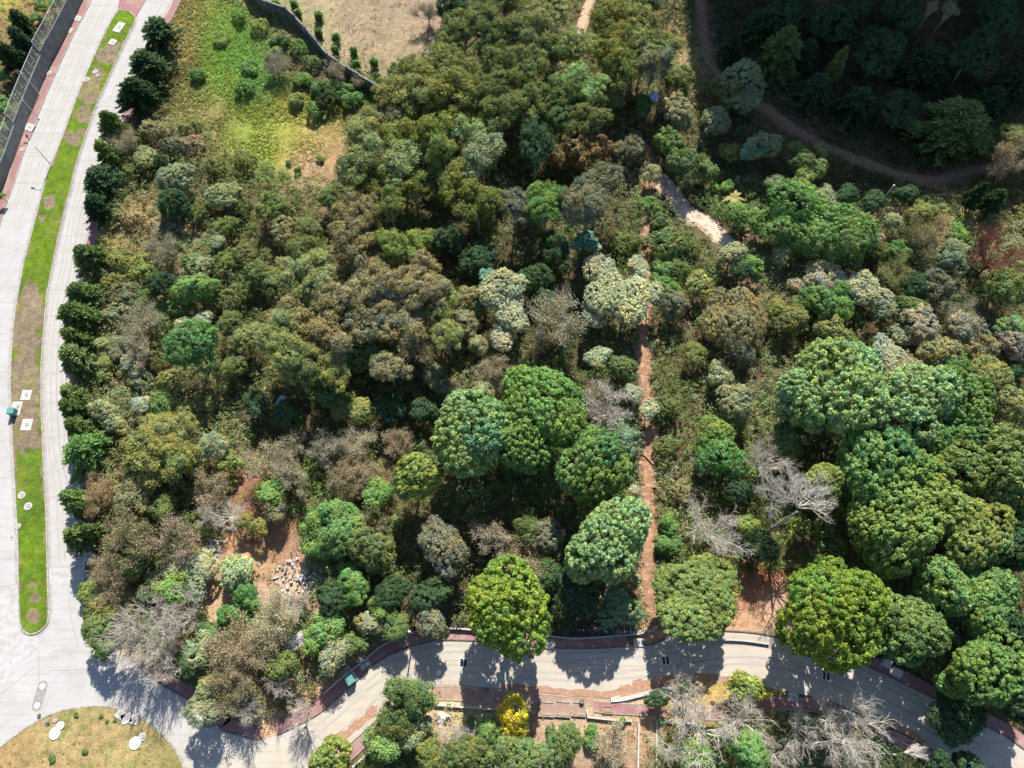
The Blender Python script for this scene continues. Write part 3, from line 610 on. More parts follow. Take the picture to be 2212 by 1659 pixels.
TREES = """
343 75 40 C dg|320 148 46 C dg|300 212 40 C dg|250 281 34 C og|236 340 32 C og|222 397 40 C dg|214 450 34 C dg|196 562 33 C og|181 640 33 C og|173 692 37 C og|171 737 32 C og|172 782 36 C og|168 860 36 C og
170 892 34 C og|178 930 34 C og|186 978 44 C g|164 1080 27 C g|186 1105 20 C og|176 1160 28 C og|207 1150 24 C og
88 15 15 B g|50 58 22 C dg|52 98 27 C dg|28 132 36 C dg|6 165 16 B g|8 226 22 B g|80 40 13 B g|122 5 13 B g|4 275 12 B g|3 425 8 B g
1165 888 90 P g|1012 948 94 P pg|1128 962 68 P g|1285 1018 84 P g|895 1032 50 P yg h=12|1312 1168 84 P pg|1100 1326 98 P l h=15|1505 1290 92 P yg h=10
1820 842 105 P pg|1946 880 92 P pg|1735 862 62 P pg|2071 872 70 P g|2003 955 46 P g|2079 940 42 P g|1908 1020 92 P g|1778 1036 36 P yg|1988 1020 45 P g|2058 1008 60 P og|2158 985 60 P og
2021 1082 55 P yg|2171 1058 60 P og|2058 1120 62 P yg|1921 1140 90 P yg|2108 1172 75 P yg|2196 1185 50 P dg|1790 1308 106 P l h=16|1966 1352 66 P og|2033 1272 62 P g|2121 1278 60 P g|2121 1330 46 P g
2146 1436 80 P g|2200 1384 55 P dg|2060 1478 27 P g h=10|2078 1550 66 B dg h=7|2035 1652 22 P dg h=6|2088 1660 30 P dg h=6|716 1642 42 P yg h=6|1112 1545 44 L G h=7|2205 1500 60 P dg|1700 955 40 B og
418 755 58 L v h=12|1180 445 54 E g|1030 440 50 E go|1272 435 58 E gd|1112 445 38 E gd
1090 625 52 S s h=10|1104 672 44 S s h=9|1086 728 34 S s h=7|1295 580 40 S s h=10|1307 632 62 S s h=10|1355 645 56 S s h=10|1378 577 24 S s h=8|1408 630 28 S s h=8|1282 678 34 S s h=8
1357 682 30 S s h=7|1262 522 28 S ts h=8|1288 536 12 S s h=7|1292 772 26 S s h=7|1368 850 22 S s h=5|1400 888 25 S s h=5|1372 1060 14 S s h=4|1052 600 22 S ts h=9
482 425 38 S gg h=5|305 872 20 S s h=4|438 690 24 S s h=4|392 700 20 S s h=4|470 520 20 S gg h=4|1776 587 34 S s h=5|1813 607 25 S s h=5|1866 618 36 S s h=6|1893 643 36 S s h=6
1911 668 28 S gg h=5|1908 754 34 S s h=6|1928 780 36 S s h=6|1953 728 28 S gg h=5|1781 430 26 B gg|1928 482 22 B gg
1607 175 46 L gg h=10|1570 205 42 B o|1606 218 38 B gg|1545 262 34 B gg|1644 320 40 B gg|1577 330 24 B o|1482 362 42 B og|1527 368 27 B og|1570 402 14 B g|1457 243 42 B bo|1462 175 38 B o|1390 225 24 B g|1327 217 24 B yo|1445 312 36 B og
1686 118 46 C og h=11|1798 160 22 C o h=12|2060 275 66 C og h=12|2050 20 16 E bo h=12|2013 15 12 E bo h=12|2196 302 38 B yo h=13|2163 352 44 N b h=10|1733 350 30 B og h=9|1758 364 26 B og h=8|1731 386 24 B yg h=8|1773 325 16 B yo h=9
1718 325 18 B og h=9|1673 400 22 B gg|1781 408 14 B gg|1840 560 26 B og
1733 467 82 L g h=9|1824 515 78 L g h=9|1692 503 46 L g h=7|1691 552 24 B gg|1886 515 20 B m|1891 542 24 B o|1938 545 24 L v h=5|1991 460 32 B yo|1983 523 45 N bo|2003 497 35 N b|2068 510 26 B g
2058 555 40 B gg|2103 540 20 B gg|2150 560 72 D R h=10|2125 512 30 D R h=9|1983 615 34 B dg|2021 622 40 B gd|1933 595 36 N yo|1813 632 22 L v h=6|1771 652 40 B g|1813 668 34 B g|1758 617 33 B m|1723 624 20 B b
1683 677 26 L yo h=6|1706 697 34 L yo h=6|1798 717 32 L yo h=6|1728 655 24 B o|1873 711 20 N r|1976 674 34 B og|1983 704 45 B m|2073 687 34 N m|2083 712 42 B m|2028 754 46 B bo|2116 752 40 B bo|2178 710 34 B pg
2171 622 50 B og|2188 748 34 B m|2053 797 44 B v|2133 817 52 L yo h=9|2183 876 44 L po h=9|2196 797 24 B dg|1953 792 38 B bo|1838 748 28 B o|1600 760 30 B gd
1442 535 45 W og|1495 540 30 W o|1582 556 30 B gg|1602 586 28 B dg|1627 578 26 B g|1432 580 22 W g|1425 610 20 W g|1507 616 30 B yo|1452 622 20 W g|1452 662 34 B gd|1580 692 74 L bo h=8|1537 698 28 B yg|1507 766 26 B o|1557 812 30 B gg
1347 802 34 B og|1357 520 34 W og|1338 542 28 W o|1407 447 28 W g|1594 466 30 B g|1642 480 30 B g|1425 485 22 W og|1470 580 26 W og|1540 590 26 W og
1207 700 58 N wb|1182 730 46 N bo|1304 880 50 N w h=6|1282 862 35 N wb|1345 944 38 B bg|1357 968 26 B bg|1555 985 58 L v h=8|1545 936 40 L yg h=8|1582 912 30 B og|1517 1002 28 D w h=5|1537 1152 78 D w h=9|1655 1000 50 D w h=10
1470 1055 30 W bo|1432 968 30 W o|1445 880 36 W o|1440 1130 24 W g|1437 1180 26 W g|1610 1137 24 B yg|1582 870 46 B gg|1145 1140 40 B o|1182 1158 40 B gd|1132 1205 45 N b|1069 1158 50 N wb|954 1195 60 B gd|941 1160 28 B o
811 1118 34 N bo|743 1118 46 B g|733 1158 52 B g|683 1130 34 B g|798 1178 52 B o|678 1182 28 B g|803 1210 38 B o|761 1232 24 B g|641 970 34 N wb|586 1002 46 N wb|641 1022 44 N wb|773 960 38 N wb|726 1042 36 N b|766 1012 36 N b|780 1040 34 N b
858 955 32 N b|826 1029 28 N b|761 1070 26 N b|709 972 38 N m|586 1062 32 B g|593 1102 26 B gd|561 1138 22 L yo h=4|821 1072 34 B g|783 888 30 B yo|741 873 30 B o|708 842 36 B og|841 888 36 B dg|911 888 30 B dg|973 842 24 N wb|1041 848 26 B gg|1079 840 20 N wb
766 1270 40 B g|803 1340 30 B gg|826 1322 32 B g|716 1300 40 B dg|716 1357 36 B g|678 1385 28 B g|728 1415 34 B gg|758 1394 26 B og|858 1362 30 B og|933 1342 38 B gd h=8|853 1283 42 B dg|928 1283 45 B dg|603 1482 36 D w h=6|636 1308 30 N w h=4|603 1340 50 N wb
586 1385 46 N b|653 1540 34 D w h=6|611 1445 34 B og|578 1408 30 N b|621 1527 13 W r|613 1494 12 W r|878 1514 58 E og h=8|911 1516 28 E g h=7|853 1557 48 E o h=6|891 1582 38 B gg|828 1607 38 B g|991 1600 34 N w h=4|1053 1577 28 B g
941 1641 45 B o|1016 1635 45 B o|1086 1620 40 B og|1016 1554 12 W g|1342 1316 42 L bg h=6|1370 1256 16 B gg|1240 1285 52 B dg h=9|1610 1489 38 B yg h=5|1420 1514 22 B dg h=4|1477 1485 15 B dg h=4|1482 1508 50 D w h=6|1517 1582 76 D w h=8|1457 1620 50 D w h=7
1607 1558 60 D w h=7|1212 1602 44 B og|1324 1608 42 N wb|1144 1632 52 B og|1277 1580 16 W g|1277 1603 16 W g|1189 1577 9 W g|1344 1555 8 W g|1507 1645 40 B g|1620 1632 45 B g|1832 1560 82 D w h=10|1733 1582 52 D w h=8|1821 1622 56 D w h=8|1683 1632 42 D w h=7
1700 1336 22 N m|337 938 66 E yo h=9|312 992 56 E yo h=9|387 990 48 E yo h=8|402 917 34 E yo h=8|225 885 28 B gg|250 917 25 B gg|462 964 36 B gg|495 1001 24 L yg h=4|345 868 28 W g|220 1068 42 N t|295 1068 46 B bo|312 1026 38 B bo
240 1172 28 W r|312 1163 66 N bo|387 1168 50 N b|350 1100 30 B o|462 1056 40 N b|497 1113 42 D w h=5|450 1113 28 D w h=5|533 1128 19 L yo h=4|435 1221 40 S s h=4|375 1231 34 S gg h=4|287 1221 30 B og|237 1231 34 N b
510 1240 36 L mi h=3|525 1285 28 W v|197 1275 24 W yg|208 1295 22 W o|230 1322 33 L yo h=4|190 1320 16 W o|212 1362 31 L og h=7|232 1399 25 L og h=7|275 1300 26 W bo|250 1265 38 N b|330 1270 30 S gg h=4|375 1275 34 B g|412 1265 34 S gg h=4
287 1382 58 D w h=8|340 1366 70 D w h=9|400 1332 50 D w h=8|352 1440 44 D w h=7|362 1332 18 W g|390 1395 22 W r|425 1408 38 S gg h=5|450 1365 22 W v|457 1390 22 W g|435 1540 40 L gg h=8|450 1496 28 L gg h=7|402 1440 26 B dg|500 1396 54 N b|525 1432 50 N b
512 1483 48 N bo|537 1532 38 D w h=6|500 1326 26 W v|537 1302 22 W g
275 313 28 N wb|313 339 30 S po h=4|300 371 28 W o|350 351 24 W dg|383 391 40 B gg|338 284 34 W bo|375 321 30 W gd|425 313 28 W b|420 271 28 W yo|425 165 17 W g|530 196 24 W g|475 364 30 W o|525 352 28 W o|596 141 28 N m h=5|726 158 26 N m h=4|776 180 14 N m
708 221 32 W dg|683 241 24 W g|758 221 22 W g|692 343 8 W g|623 351 6 W g|645 366 9 W g|375 441 38 B dg|250 466 24 W yo|288 478 30 W t|338 486 26 W b|370 486 30 W gd|425 466 26 W o|488 491 34 W o|513 453 30 W o|250 566 34 W yo|313 571 38 W yg
350 541 34 N m|413 571 24 W g|438 586 34 W gg|488 578 34 W o|533 553 34 W o|275 631 38 W gd|238 611 26 W yo|350 616 34 B dg|425 626 40 B g|488 653 34 W o|533 641 34 W o|313 656 30 W og|263 673 32 W gg|313 703 40 N wb|358 666 26 W g|400 666 34 W og
230 749 24 W yo|255 753 26 W gd|313 753 38 N wb|288 786 30 S gg h=4|333 786 30 W o|225 791 26 W yo|363 816 30 W yo|308 816 30 W gg|500 703 34 B o|525 741 38 B yo|500 791 34 B o|455 650 26 W g|560 600 36 B o
591 453 40 B o|666 491 36 B o|616 498 34 B bo|778 466 56 E oo|753 516 46 E oo|848 526 36 E yg|903 521 34 E yg|861 551 26 E yg|666 546 44 E o|678 576 40 E po|628 591 36 E po|603 629 44 B o|666 611 50 E po|803 591 48 E oo|916 586 40 E oo
778 636 54 E oo|866 616 50 E oo|916 636 46 E oo|728 653 45 E oo|841 666 58 E oo|778 703 54 E oo|878 716 54 E oo|953 666 45 E yo|1011 653 38 B bo|1003 703 36 B bo|628 678 45 E oo|591 716 45 E yo|666 703 45 E oo|716 728 50 E oo|891 758 48 N oo h=10
803 766 45 B og|753 771 40 B g|678 778 45 E yo|616 753 48 E yo|966 728 34 E yo|841 798 40 E oo|716 803 40 E yo|641 803 40 E yo|941 816 34 B gd|1066 803 44 N wb|1029 748 25 B gg|1066 740 28 N b
891 156 45 E yo|966 151 50 E yo|841 201 40 E yo|903 201 50 E yo|978 201 50 E yo|966 96 34 E yg|1003 63 45 E o|1053 51 45 E o|891 246 50 E go|966 251 50 E go|841 263 40 E gd|791 264 34 E po|791 301 44 E po|866 301 50 E go|941 301 50 E go
1016 284 50 E pg|1048 201 50 E o|1078 151 50 E o|1066 89 40 E o|1078 251 45 E o|778 364 50 E yo|866 351 50 E po|953 351 50 E go|1041 338 50 E gg|891 401 45 E go|803 401 45 E go|978 406 40 E go|840 440 34 E go|720 430 34 B o
1174 46 50 E po|1194 14 32 E po|1127 76 45 E o|1244 106 50 E po|1194 113 45 E o|1132 141 50 E o|1319 46 45 E go|1382 51 45 E yo|1344 76 50 E go|1394 101 45 E yo|1319 126 45 E go|1357 151 45 E go|1445 96 30 E yo|1414 133 40 E gd|1132 181 50 E go
1257 181 50 E pg|1219 206 50 E og|1269 213 40 E o|1144 226 45 E o|1219 251 50 E og|1269 263 40 E o|1257 321 50 B r h=12|1302 321 30 B r h=11|1207 338 30 B r h=11|1157 313 50 E dg|1357 326 34 B gd|1294 396 48 E gd|1407 376 22 B gg|1345 5 30 N wb|1402 15 20 B dg
980 20 34 B dg|1090 8 34 E o|925 30 30 N m
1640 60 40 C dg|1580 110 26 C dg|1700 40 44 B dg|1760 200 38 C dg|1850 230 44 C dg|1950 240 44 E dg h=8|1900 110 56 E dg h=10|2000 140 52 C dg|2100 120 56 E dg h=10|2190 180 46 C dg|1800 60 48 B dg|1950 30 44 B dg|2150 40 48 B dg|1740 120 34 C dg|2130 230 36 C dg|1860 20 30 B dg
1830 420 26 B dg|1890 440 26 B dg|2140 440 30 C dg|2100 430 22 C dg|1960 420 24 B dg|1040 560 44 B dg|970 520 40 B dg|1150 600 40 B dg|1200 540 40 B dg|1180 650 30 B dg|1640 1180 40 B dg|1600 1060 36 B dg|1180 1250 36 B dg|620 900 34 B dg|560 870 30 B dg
610 92 20 W og|642 108 24 W g|672 140 24 W og|655 175 20 W g|565 60 24 W yg|520 40 22 W g|590 120 22 W g|700 190 22 W og|740 195 20 W g|480 90 18 W yg|540 150 20 W g|640 215 18 W yo|597 11 7 K g|636 13 7 K g|643 33 7 K og|688 37 7 K g|688 73 7 K og|726 83 7 K g|725 112 7 K og|765 115 7 K g|770 142 7 K g|809 139 7 K g|816 169 6 K og
"""
SPECIAL = {(1112,1545): 'golden yellow feathery tree in the bare lot south of the side street', (418,755): 'dense round-topped deep green tree standing alone in the left scrub',
 (1100,1326): 'big bright lime pine overhanging the side street', (1505,1290): 'broad flat yellow-green pine above the street beside the dirt path', (1790,1308): 'big lime green pine beside the red soil clearing',
 (1262,522): 'small teal-leaved tree in deep shade above the silvery trees', (1938,545): 'small vivid green dome-shaped shrub at the edge of the deep shade', (1873,711): 'small shrub dotted with rust-orange flowers in the right wood',
 (2150,560): 'large dark red leafless tree at the right edge', (1342,1316): 'bluish green rounded tree where the dirt path meets the street', (2133,817): 'muted olive-gold round-crowned tree at the right edge',
 (1832,1560): 'large pale leafless tree south of the street, right of the others', (1537,1152): 'fan-shaped pale grey leafless tree right of the dirt path',
 (305,872): 'small round silver-leaved shrub in the left scrub', (2060,270): 'tall sunlit feathery conifer rising from the deep shade at top right', (1686,118): 'sunlit dark feathery conifer above the shaded track',
 (596,141): 'mauve-grey bare bush in the green field', (726,158): 'round leafless bush growing against the stepped block wall', (1555,985): 'vivid green dense tree between the dirt path and the leaning dead tree',
 (510,1240): 'low mint green creeper patch in the reddish clearing', (2078,1550): 'dark green low spreading tree over the street near bottom right'}
LMK = [("the middle blue tarpaulin",609,868),("the pale sandy patch",1540,500),("the large silvery tree",1307,632),("the green field",560,290),("the stepped block wall",690,100),
 ("the log on the path",1398,990),("the red soil clearing",1640,1290),("the white rubble heap",645,1248),("the median's rounded end",75,1345),("the median's teal cabinet",33,888),("the median's top end",280,40),
 ("the round grass island",200,1600),("the pavement's teal cabinet",758,1465),("the golden yellow tree",1112,1545),("the middle street drain",1438,1426),("the right street drain",1785,1460),
 ("the dark red tree",2150,560),("the upper blue tarpaulin",1412,208),("the deep green round tree",418,755),("the orange-flowered shrub",1873,711),("the top right corner",2212,0),
 ("the bottom right corner",2212,1659),("the leaning dead tree",1735,1090),("the lime pine over the street",1100,1326),("the teal-leaved tree",1262,522),("the block enclosure",935,128),("the broken boards heap",458,1182)]
rows = []
for tok in TREES.replace('\n', '|').split('|'):
    q = tok.split()
    if not q: continue
    h = float(q[5][2:]) if len(q) > 5 else None
    rows.append((int(q[0]), int(q[1]), float(q[2]), q[3], q[4], h))
def dirword(dx, dy):
    a = math.degrees(math.atan2(-dy, dx)) % 360
    return ['right of', 'above and right of', 'above', 'above and left of', 'left of', 'below and left of', 'below', 'below and right of'][int((a+22.5)//45) % 8]
ORD = ['nearest', 'second nearest', 'third nearest', 'fourth nearest', 'fifth nearest', 'sixth nearest', 'seventh nearest', 'eighth nearest', 'ninth nearest', 'tenth nearest']
def auto_label(i):
    x, y, r, k, c, _ = rows[i]
    best = None
    for ln, lx, ly in sorted(LMK, key=lambda L: math.hypot(L[1]-x, L[2]-y))[:6]:
        if (lx, ly) == (x, y): continue
        dw = dirword(x-lx, y-ly); me_ = math.hypot(x-lx, y-ly)
        same = sorted(math.hypot(q[0]-lx, q[1]-ly) for q in rows if q[3] == k and q[4] == c and (q[0], q[1]) not in SPECIAL and dirword(q[0]-lx, q[1]-ly) == dw)
        rank = same.index(me_); cost = me_+rank*60
        if best is None or cost < best[0]: best = (cost, ln, dw, rank, len(same))
    _, ln, dw, rank, nn_ = best
    size = ''
    s_ = '%s %s' % (PC[c][0], KW[k][2])
    if nn_ == 1: return '%s %s %s' % (s_, dw, ln)
    return '%s, %s %s %s' % (s_, ORD[min(rank, 9)], dw, ln) if rank else '%s, nearest %s %s' % (s_, dw, ln)
GRP = dict(P='pine trees of the wood', E='loose-crowned tall trees of the wood', B='leafy trees of the wood', L='round-crowned trees of the wood', S='large-leaved silvery trees', D='leafless dead trees',
           N='twiggy half-bare trees', C='feathery cypresses', W='shrubs of the scrub', K='small conifers in the dry field')
TPOS = []
rr = random.Random(5); used = set()
for i, (px, py, r, k, c, h) in enumerate(rows):
    kind, oname, words, cat = KW[k]
    rm = r*.087
    if k == 'E' and h is None: h = rr.uniform(12, 17.5)
    if h is None: h = {'P': 14.5, 'E': 14.5, 'B': 2.0+1.5*rm, 'L': 3+1.6*rm, 'S': 7, 'D': 7, 'N': 1.6+1.2*rm, 'C': 8.0, 'W': .9+.9*rm, 'K': 2.3}[k]
    zc = {'P': .66, 'E': .68, 'B': .6, 'L': .6, 'S': .7, 'D': .6, 'N': .55, 'C': .42, 'W': .45, 'K': .45}[k]*h
    p = G(px, py, zc); rm = r*mpp(p)*({'P': 1.14, 'E': 1.16}.get(k, 1.04))*(rr.uniform(.82, 1.2) if k == 'C' else 1)
    gz = p[2]-zc
    size = 's' if rm < 2.7 else ('m' if rm < 5 else 'l')
    if kind in ('cypress', 'column', 'dead', 'twiggy'): size = 'm'
    if kind == 'shrub': size = 's' if rm < 2.2 else 'm'
    var = (i*7+i//3) % (5 if kind in ('pine', 'gum', 'leafy', 'dead', 'twiggy') else 4)
    me, tm, lm = lib(kind, size, var)
    root = empty(oname, (p[0], p[1], gz), rr.uniform(0, 6.283))
    lab = SPECIAL.get((px, py)) or auto_label(i)
    if lab in used: print('DUP', lab)
    used.add(lab); tag(root, lab, cat, GRP[k])
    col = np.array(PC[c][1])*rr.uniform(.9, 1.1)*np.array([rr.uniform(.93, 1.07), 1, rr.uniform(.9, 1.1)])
    centred = kind in ('pine', 'leafy', 'billow', 'gum', 'silver', 'shrub')
    nm1 = 'branches' if kind in ('dead', 'twiggy') else 'crown'
    cr = link(nm1, me, None, root)
    if centred:
        cr.location = (0, 0, zc); vs = min(1.12*rm if kind == 'pine' else 1.0*rm, (h-zc)*1.4/.8) if kind != 'silver' else rm*.9
        vs = max(vs, .45*rm); cr.scale = (rm, rm, vs)
    else:
        cr.scale = (rm, rm, h)
        if kind == 'cypress': cr.scale = (rm*1.12, rm*1.12, h*1.02)
    ax = rr.uniform(.86, 1.16); cr.scale = (cr.scale[0]*ax, cr.scale[1]/ax, cr.scale[2]*rr.uniform(.9, 1.08))
    if (px, py) == (1505, 1290): cr.scale = (rm*1.06, rm*.86, rm*.42)
    tr = link('trunk', tm, None, root); tr.scale = (rm, rm, h)
    if kind in ('pine',): tr.scale = (rm, rm, h*1.08)
    if kind in ('dead', 'twiggy'):
        bc = {'dead': (.48, .44, .375), 'twiggy': (.46, .39, .31)}[kind]
        if c == 'R': bc = (.17, .06, .04)
        if c in ('w',): bc = (.52, .48, .41)
        if c in ('b', 'bo'): bc = (.36, .28, .21)
        if c == 't': bc = (.34, .25, .17)
        bc = np.array(bc)*rr.uniform(.9, 1.1); cr.color = (*bc, 1); tr.color = (*bc, 1)
        if lm:
            lf = link('leaves', lm, None, root); lf.scale = cr.scale; lf.color = (*col, 1)
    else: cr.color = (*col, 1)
    TPOS.append((p[0], p[1], rm, h, *col, 1 if k in 'PEBLW' else 0))
TP = np.array(TPOS)
# the leaning dead tree right of the path: two long pale trunks
root = empty('leaning_tree', G(1652, 1152, 0))
tag(root, 'pale grey dead tree leaning up and right over dark undergrowth', 'tree')
me, tm, _ = lib('dead', 'm', 1); 
b_ = G(1652, 1152, 0); e_ = G(1742, 1092, 15); v_ = Vector(e_)-Vector(b_)
mb = MB(); mb.tube([(0, 0, -.3), v_*.5+Vector((0, 0, -.3)), v_*.8], .34, .16, 8); t_ = mb.build('trunk', M['twig'], root); t_.color = (.38, .35, .34, 1)
br = link('branches', me, None, root, v_*.62); br.scale = (5.4, 5.4, 7.0); br.rotation_euler = (-.5, .7, .3); br.color = (.46, .43, .37, 1)
mb = MB(); q_ = Vector(G(1672, 1040, 13))-Vector(b_)
mb.tube([v_*.15, q_*.5+Vector((0, 0, .5)), q_], .2, .07, 6); t2 = mb.build('limb', M['twig'], root); t2.color = (.42, .39, .38, 1)
b2 = link('branches', lib('dead', 'm', 2)[0], None, root, q_*.55); b2.scale = (3.6, 3.6, 6.0); b2.rotation_euler = (-.3, -.1, 0); b2.color = (.46, .43, .37, 1)

# banana plants / palm
def fronds(name, px, py, L, nf, col, label, seed):
    rg = random.Random(seed); p = G(px, py, 2.0); root = empty(name, (p[0], p[1], p[2]-2)); tag(root, label, 'palm')
    mb = MB(); mb.tube([(0, 0, -.1), (.05, 0, 1), (0, 0, 1.9)], .16, .11, 7); mb.build('trunk', M['barkd'], root)
    for i in range(nf):
        a = 6.283*i/nf+rg.uniform(-.2, .2); mb = MB(); V = []; d = Vector((math.cos(a), math.sin(a), 0)); s_ = Vector((-d.y, d.x, 0)); n_ = 9; LL = L*rg.uniform(.75, 1.1)
        for j in range(n_+1):
            f = j/n_; c_ = d*LL*f+Vector((0, 0, 1.9+LL*(.55*f-.75*f*f))); wd = .26*LL*.5*math.sin(math.pi*min(f*.92+.06, 1))*(1 if j % 2 else .8)+.02
            V += [c_-s_*wd+Vector((0, 0, -wd*.3)), c_, c_+s_*wd+Vector((0, 0, -wd*.3))]
        F_ = []
        for j in range(n_): F_ += [(3*j, 3*j+1, 3*j+4, 3*j+3), (3*j+1, 3*j+2, 3*j+5, 3*j+4)]
        mb.add(V, F_); me_ = mb.mesh('frond'); a_ = me_.attributes.new('tint', 'FLOAT_VECTOR', 'POINT'); a_.data.foreach_set('vector', [rg.uniform(.8, 1.15)]*len(V)*3)
        o = link('frond', me_, M['leaf'], root); o.color = (*col, 1)
fronds('banana_plant', 1585, 428, 2.6, 9, (.34, .30, .12), 'yellowing banana plant with broad drooping fronds above the sandy patch', 3)
fronds('banana_plant', 1540, 398, 1.8, 8, (.15, .26, .05), 'small lime green banana plant beside the loose-crowned trees', 4)
fronds('banana_plant', 1607, 470, 2.0, 8, (.09, .2, .05), 'dark green banana plant right of the sandy patch', 5)

# ------------------------------------------------------------------ undergrowth and grass (nobody could count them)
rg = np.random.RandomState(3)
def scatter(n, x0, x1, y0, y1): return rg.uniform(x0, x1, n), rg.uniform(y0, y1, n)
def clear_mask(X, Y, PX, PY):
    ok = ~inpoly(PX, PY, ROAD); de = dist_line(X, Y, road_w+[road_w[0]]); ok &= de > 2.3
    ok &= dist_line(PX, PY, PATH) > 11+5*vnoise(X, Y, 2.5, 77)+np.where(PY < 620, -5, 0);  ok &= dist_line(PX, PY, SAND) > 20; ok &= dist_line(PX, PY, TRACK) > 9+14*vnoise(X, Y, 4, 78); ok &= dist_line(PX, PY, WTRACK) > 14
    return ok & (PX > -60) & (PX < 2280) & (PY > -70) & (PY < 1730)
def nearest_plant(X, Y, jit=3.0):
    out = np.zeros((len(X), 3)); sel = TP[TP[:, 7] > 0]
    for s_ in range(0, len(X), 4000):
        x = X[s_:s_+4000]+rg.normal(0, jit, len(X[s_:s_+4000])); y = Y[s_:s_+4000]+rg.normal(0, jit, len(x))
        j = np.argmin(np.hypot(x[:, None]-sel[None, :, 0], y[:, None]-sel[None, :, 1])-.3*sel[None, :, 2], 1); out[s_:s_+4000] = sel[j, 4:7]
    return out
def tufts(X, Y, Z, colr, rad, nleaf, la, lb, up=.5):
    k = np.repeat(np.arange(len(X)), nleaf); n_ = len(k); u = sph(rg, n_, -.1); r_ = rad[k]
    P = np.stack([X[k], Y[k], Z[k]], -1)+u*(r_*rg.uniform(.25, 1.05, n_))[:, None]*np.array([1, 1, .8])
    N = unit(u*.7+np.array([0, 0, up])+rg.normal(0, .3, (n_, 3))); U = unit(np.cross(N, rg.normal(0, 1, (n_, 3)))); V_ = np.cross(N, U)
    t = np.repeat(rg.uniform(.75, 1.25, len(X)), nleaf)*rg.uniform(.72, 1.28, n_); wm = np.repeat(rg.normal(0, .1, len(X)), nleaf)+rg.normal(0, .05, n_)
    T = np.stack([t*(1+wm), t, t*(1-wm)], -1); V, F_, T4 = quads(P, U, V_, la*rg.uniform(.7, 1.35, n_), lb*rg.uniform(.7, 1.3, n_), T)
    return V, F_, T4, np.repeat(colr[k], 4, 0)
X, Y = scatter(190000, -125, 125, -64, 108); PX, PY = W2P(X, Y, shade_hill(X, Y))
ok = clear_mask(X, Y, PX, PY)
for pl, keep in ((F_TAN, 0), (F_GREEN, 0.0), (CLR1, .05), (CLR2, .03), (LOTS, .10)):
    ins = inpoly(PX, PY, pl); ok &= ~ins | (rg.rand(len(X)) < keep)
lot2 = (PY > 1560) & (PX > 950) & (PX < 1420); ok &= ~lot2 | (rg.rand(len(X)) < .5)
west = (PX < 130) & (PY < 420); ok &= ~west | (rg.rand(len(X)) < .35)
dens = vnoise(X, Y, 4, 31)*.7+vnoise(X, Y, 1.7, 32)*.5; ok &= rg.rand(len(X)) < np.clip(dens*1.1+.1, .1, 1)*.62
X, Y, PX, PY = X[ok], Y[ok], PX[ok], PY[ok]
C = nearest_plant(X, Y); mixw = rg.uniform(0, .5, len(X))[:, None]; og = np.array([.13, .17, .06])*rg.uniform(.7, 1.4, (len(X), 1)); C = C*(1-mixw)+og*mixw
C *= np.where(C.max(1, keepdims=True) > .3, .75, 1); C *= np.where((PX > 1530) & (PY < 380+.12*(PX-1530)), .5, 1)[:, None]  # dark green ravine plants, darkened further to paint in the shade there
Z = shade_hill(X, Y)+rg.uniform(0, 1, len(X))**2*1.6+.1+vnoise(X, Y, 3, 41)*.7
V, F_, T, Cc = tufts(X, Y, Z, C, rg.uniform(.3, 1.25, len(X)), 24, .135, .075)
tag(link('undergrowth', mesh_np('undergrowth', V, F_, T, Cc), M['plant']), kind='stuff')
print('undergrowth faces', len(F_))
# meadow
X, Y = scatter(120000, -90, 0, 40, 100); PX, PY = W2P(X, Y); ok = inpoly(PX, PY, F_GREEN); X, Y, PX, PY = X[ok], Y[ok], PX[ok], PY[ok]
lush = np.exp(-(((PX-500)/75)**2+((PY-110)/75)**2))+np.exp(-(((PX-560)/60)**2+((PY-200)/50)**2))+.8*np.exp(-(((PX-720)/60)**2+((PY-215)/40)**2))+.8*np.exp(-(((PX-640)/50)**2+((PY-110)/60)**2))
ok = rg.rand(len(X)) < .35+.5*lush; X, Y, PX, PY, lush = X[ok], Y[ok], PX[ok], PY[ok], lush[ok]
C = soil_color(PX, PY)*rg.uniform(.75, 1.3, (len(X), 1))*1.55; C = np.where((rg.rand(len(X)) < .16)[:, None], C*np.array([.6, .9, .7]), C)
V, F_, T, Cc = tufts(X, Y, .02+lush*rg.uniform(0, .9, len(X)), C, rg.uniform(.2, .4, len(X))+lush*.3, 12, .17, .05, .3)
tag(link('meadow_grass', mesh_np('meadow_grass', V, F_, T, Cc), M['plant']), kind='stuff'); print('meadow', len(F_))
# sparse dry grass and weeds on the bare soils, the tan field, the island and the lots
X, Y = scatter(60000, -125, 125, -64, 100); PX, PY = W2P(X, Y); keep = np.zeros(len(X), bool)
for pl, k in ((F_TAN, .45), (CLR1, .3), (CLR2, .12), (LOTS, .4), (ISLAND, .25)): keep |= inpoly(PX, PY, pl) & (rg.rand(len(X)) < k)
inr = inpoly(PX, PY, ROAD) & ~inpoly(PX, PY, ISLAND); keep |= (~inr) & (PY > 1560) & (PX > 950) & (rg.rand(len(X)) < .3)
keep &= ~inr & (vnoise(X, Y, 2.5, 51) > .38) & (vnoise(X, Y, 7, 52) > .25); X, Y, PX, PY = X[keep], Y[keep], PX[keep], PY[keep]
C = soil_color(PX, PY)*rg.uniform(.55, 1.2, (len(X), 1)); grn = (rg.rand(len(X)) < .3)[:, None]; C = np.where(grn, np.array([.10, .15, .035]), C*np.array([.9, .95, .7]))
V, F_, T, Cc = tufts(X, Y, np.full(len(X), .08), C, rg.uniform(.12, .32, len(X)), 9, .13, .04, .2)
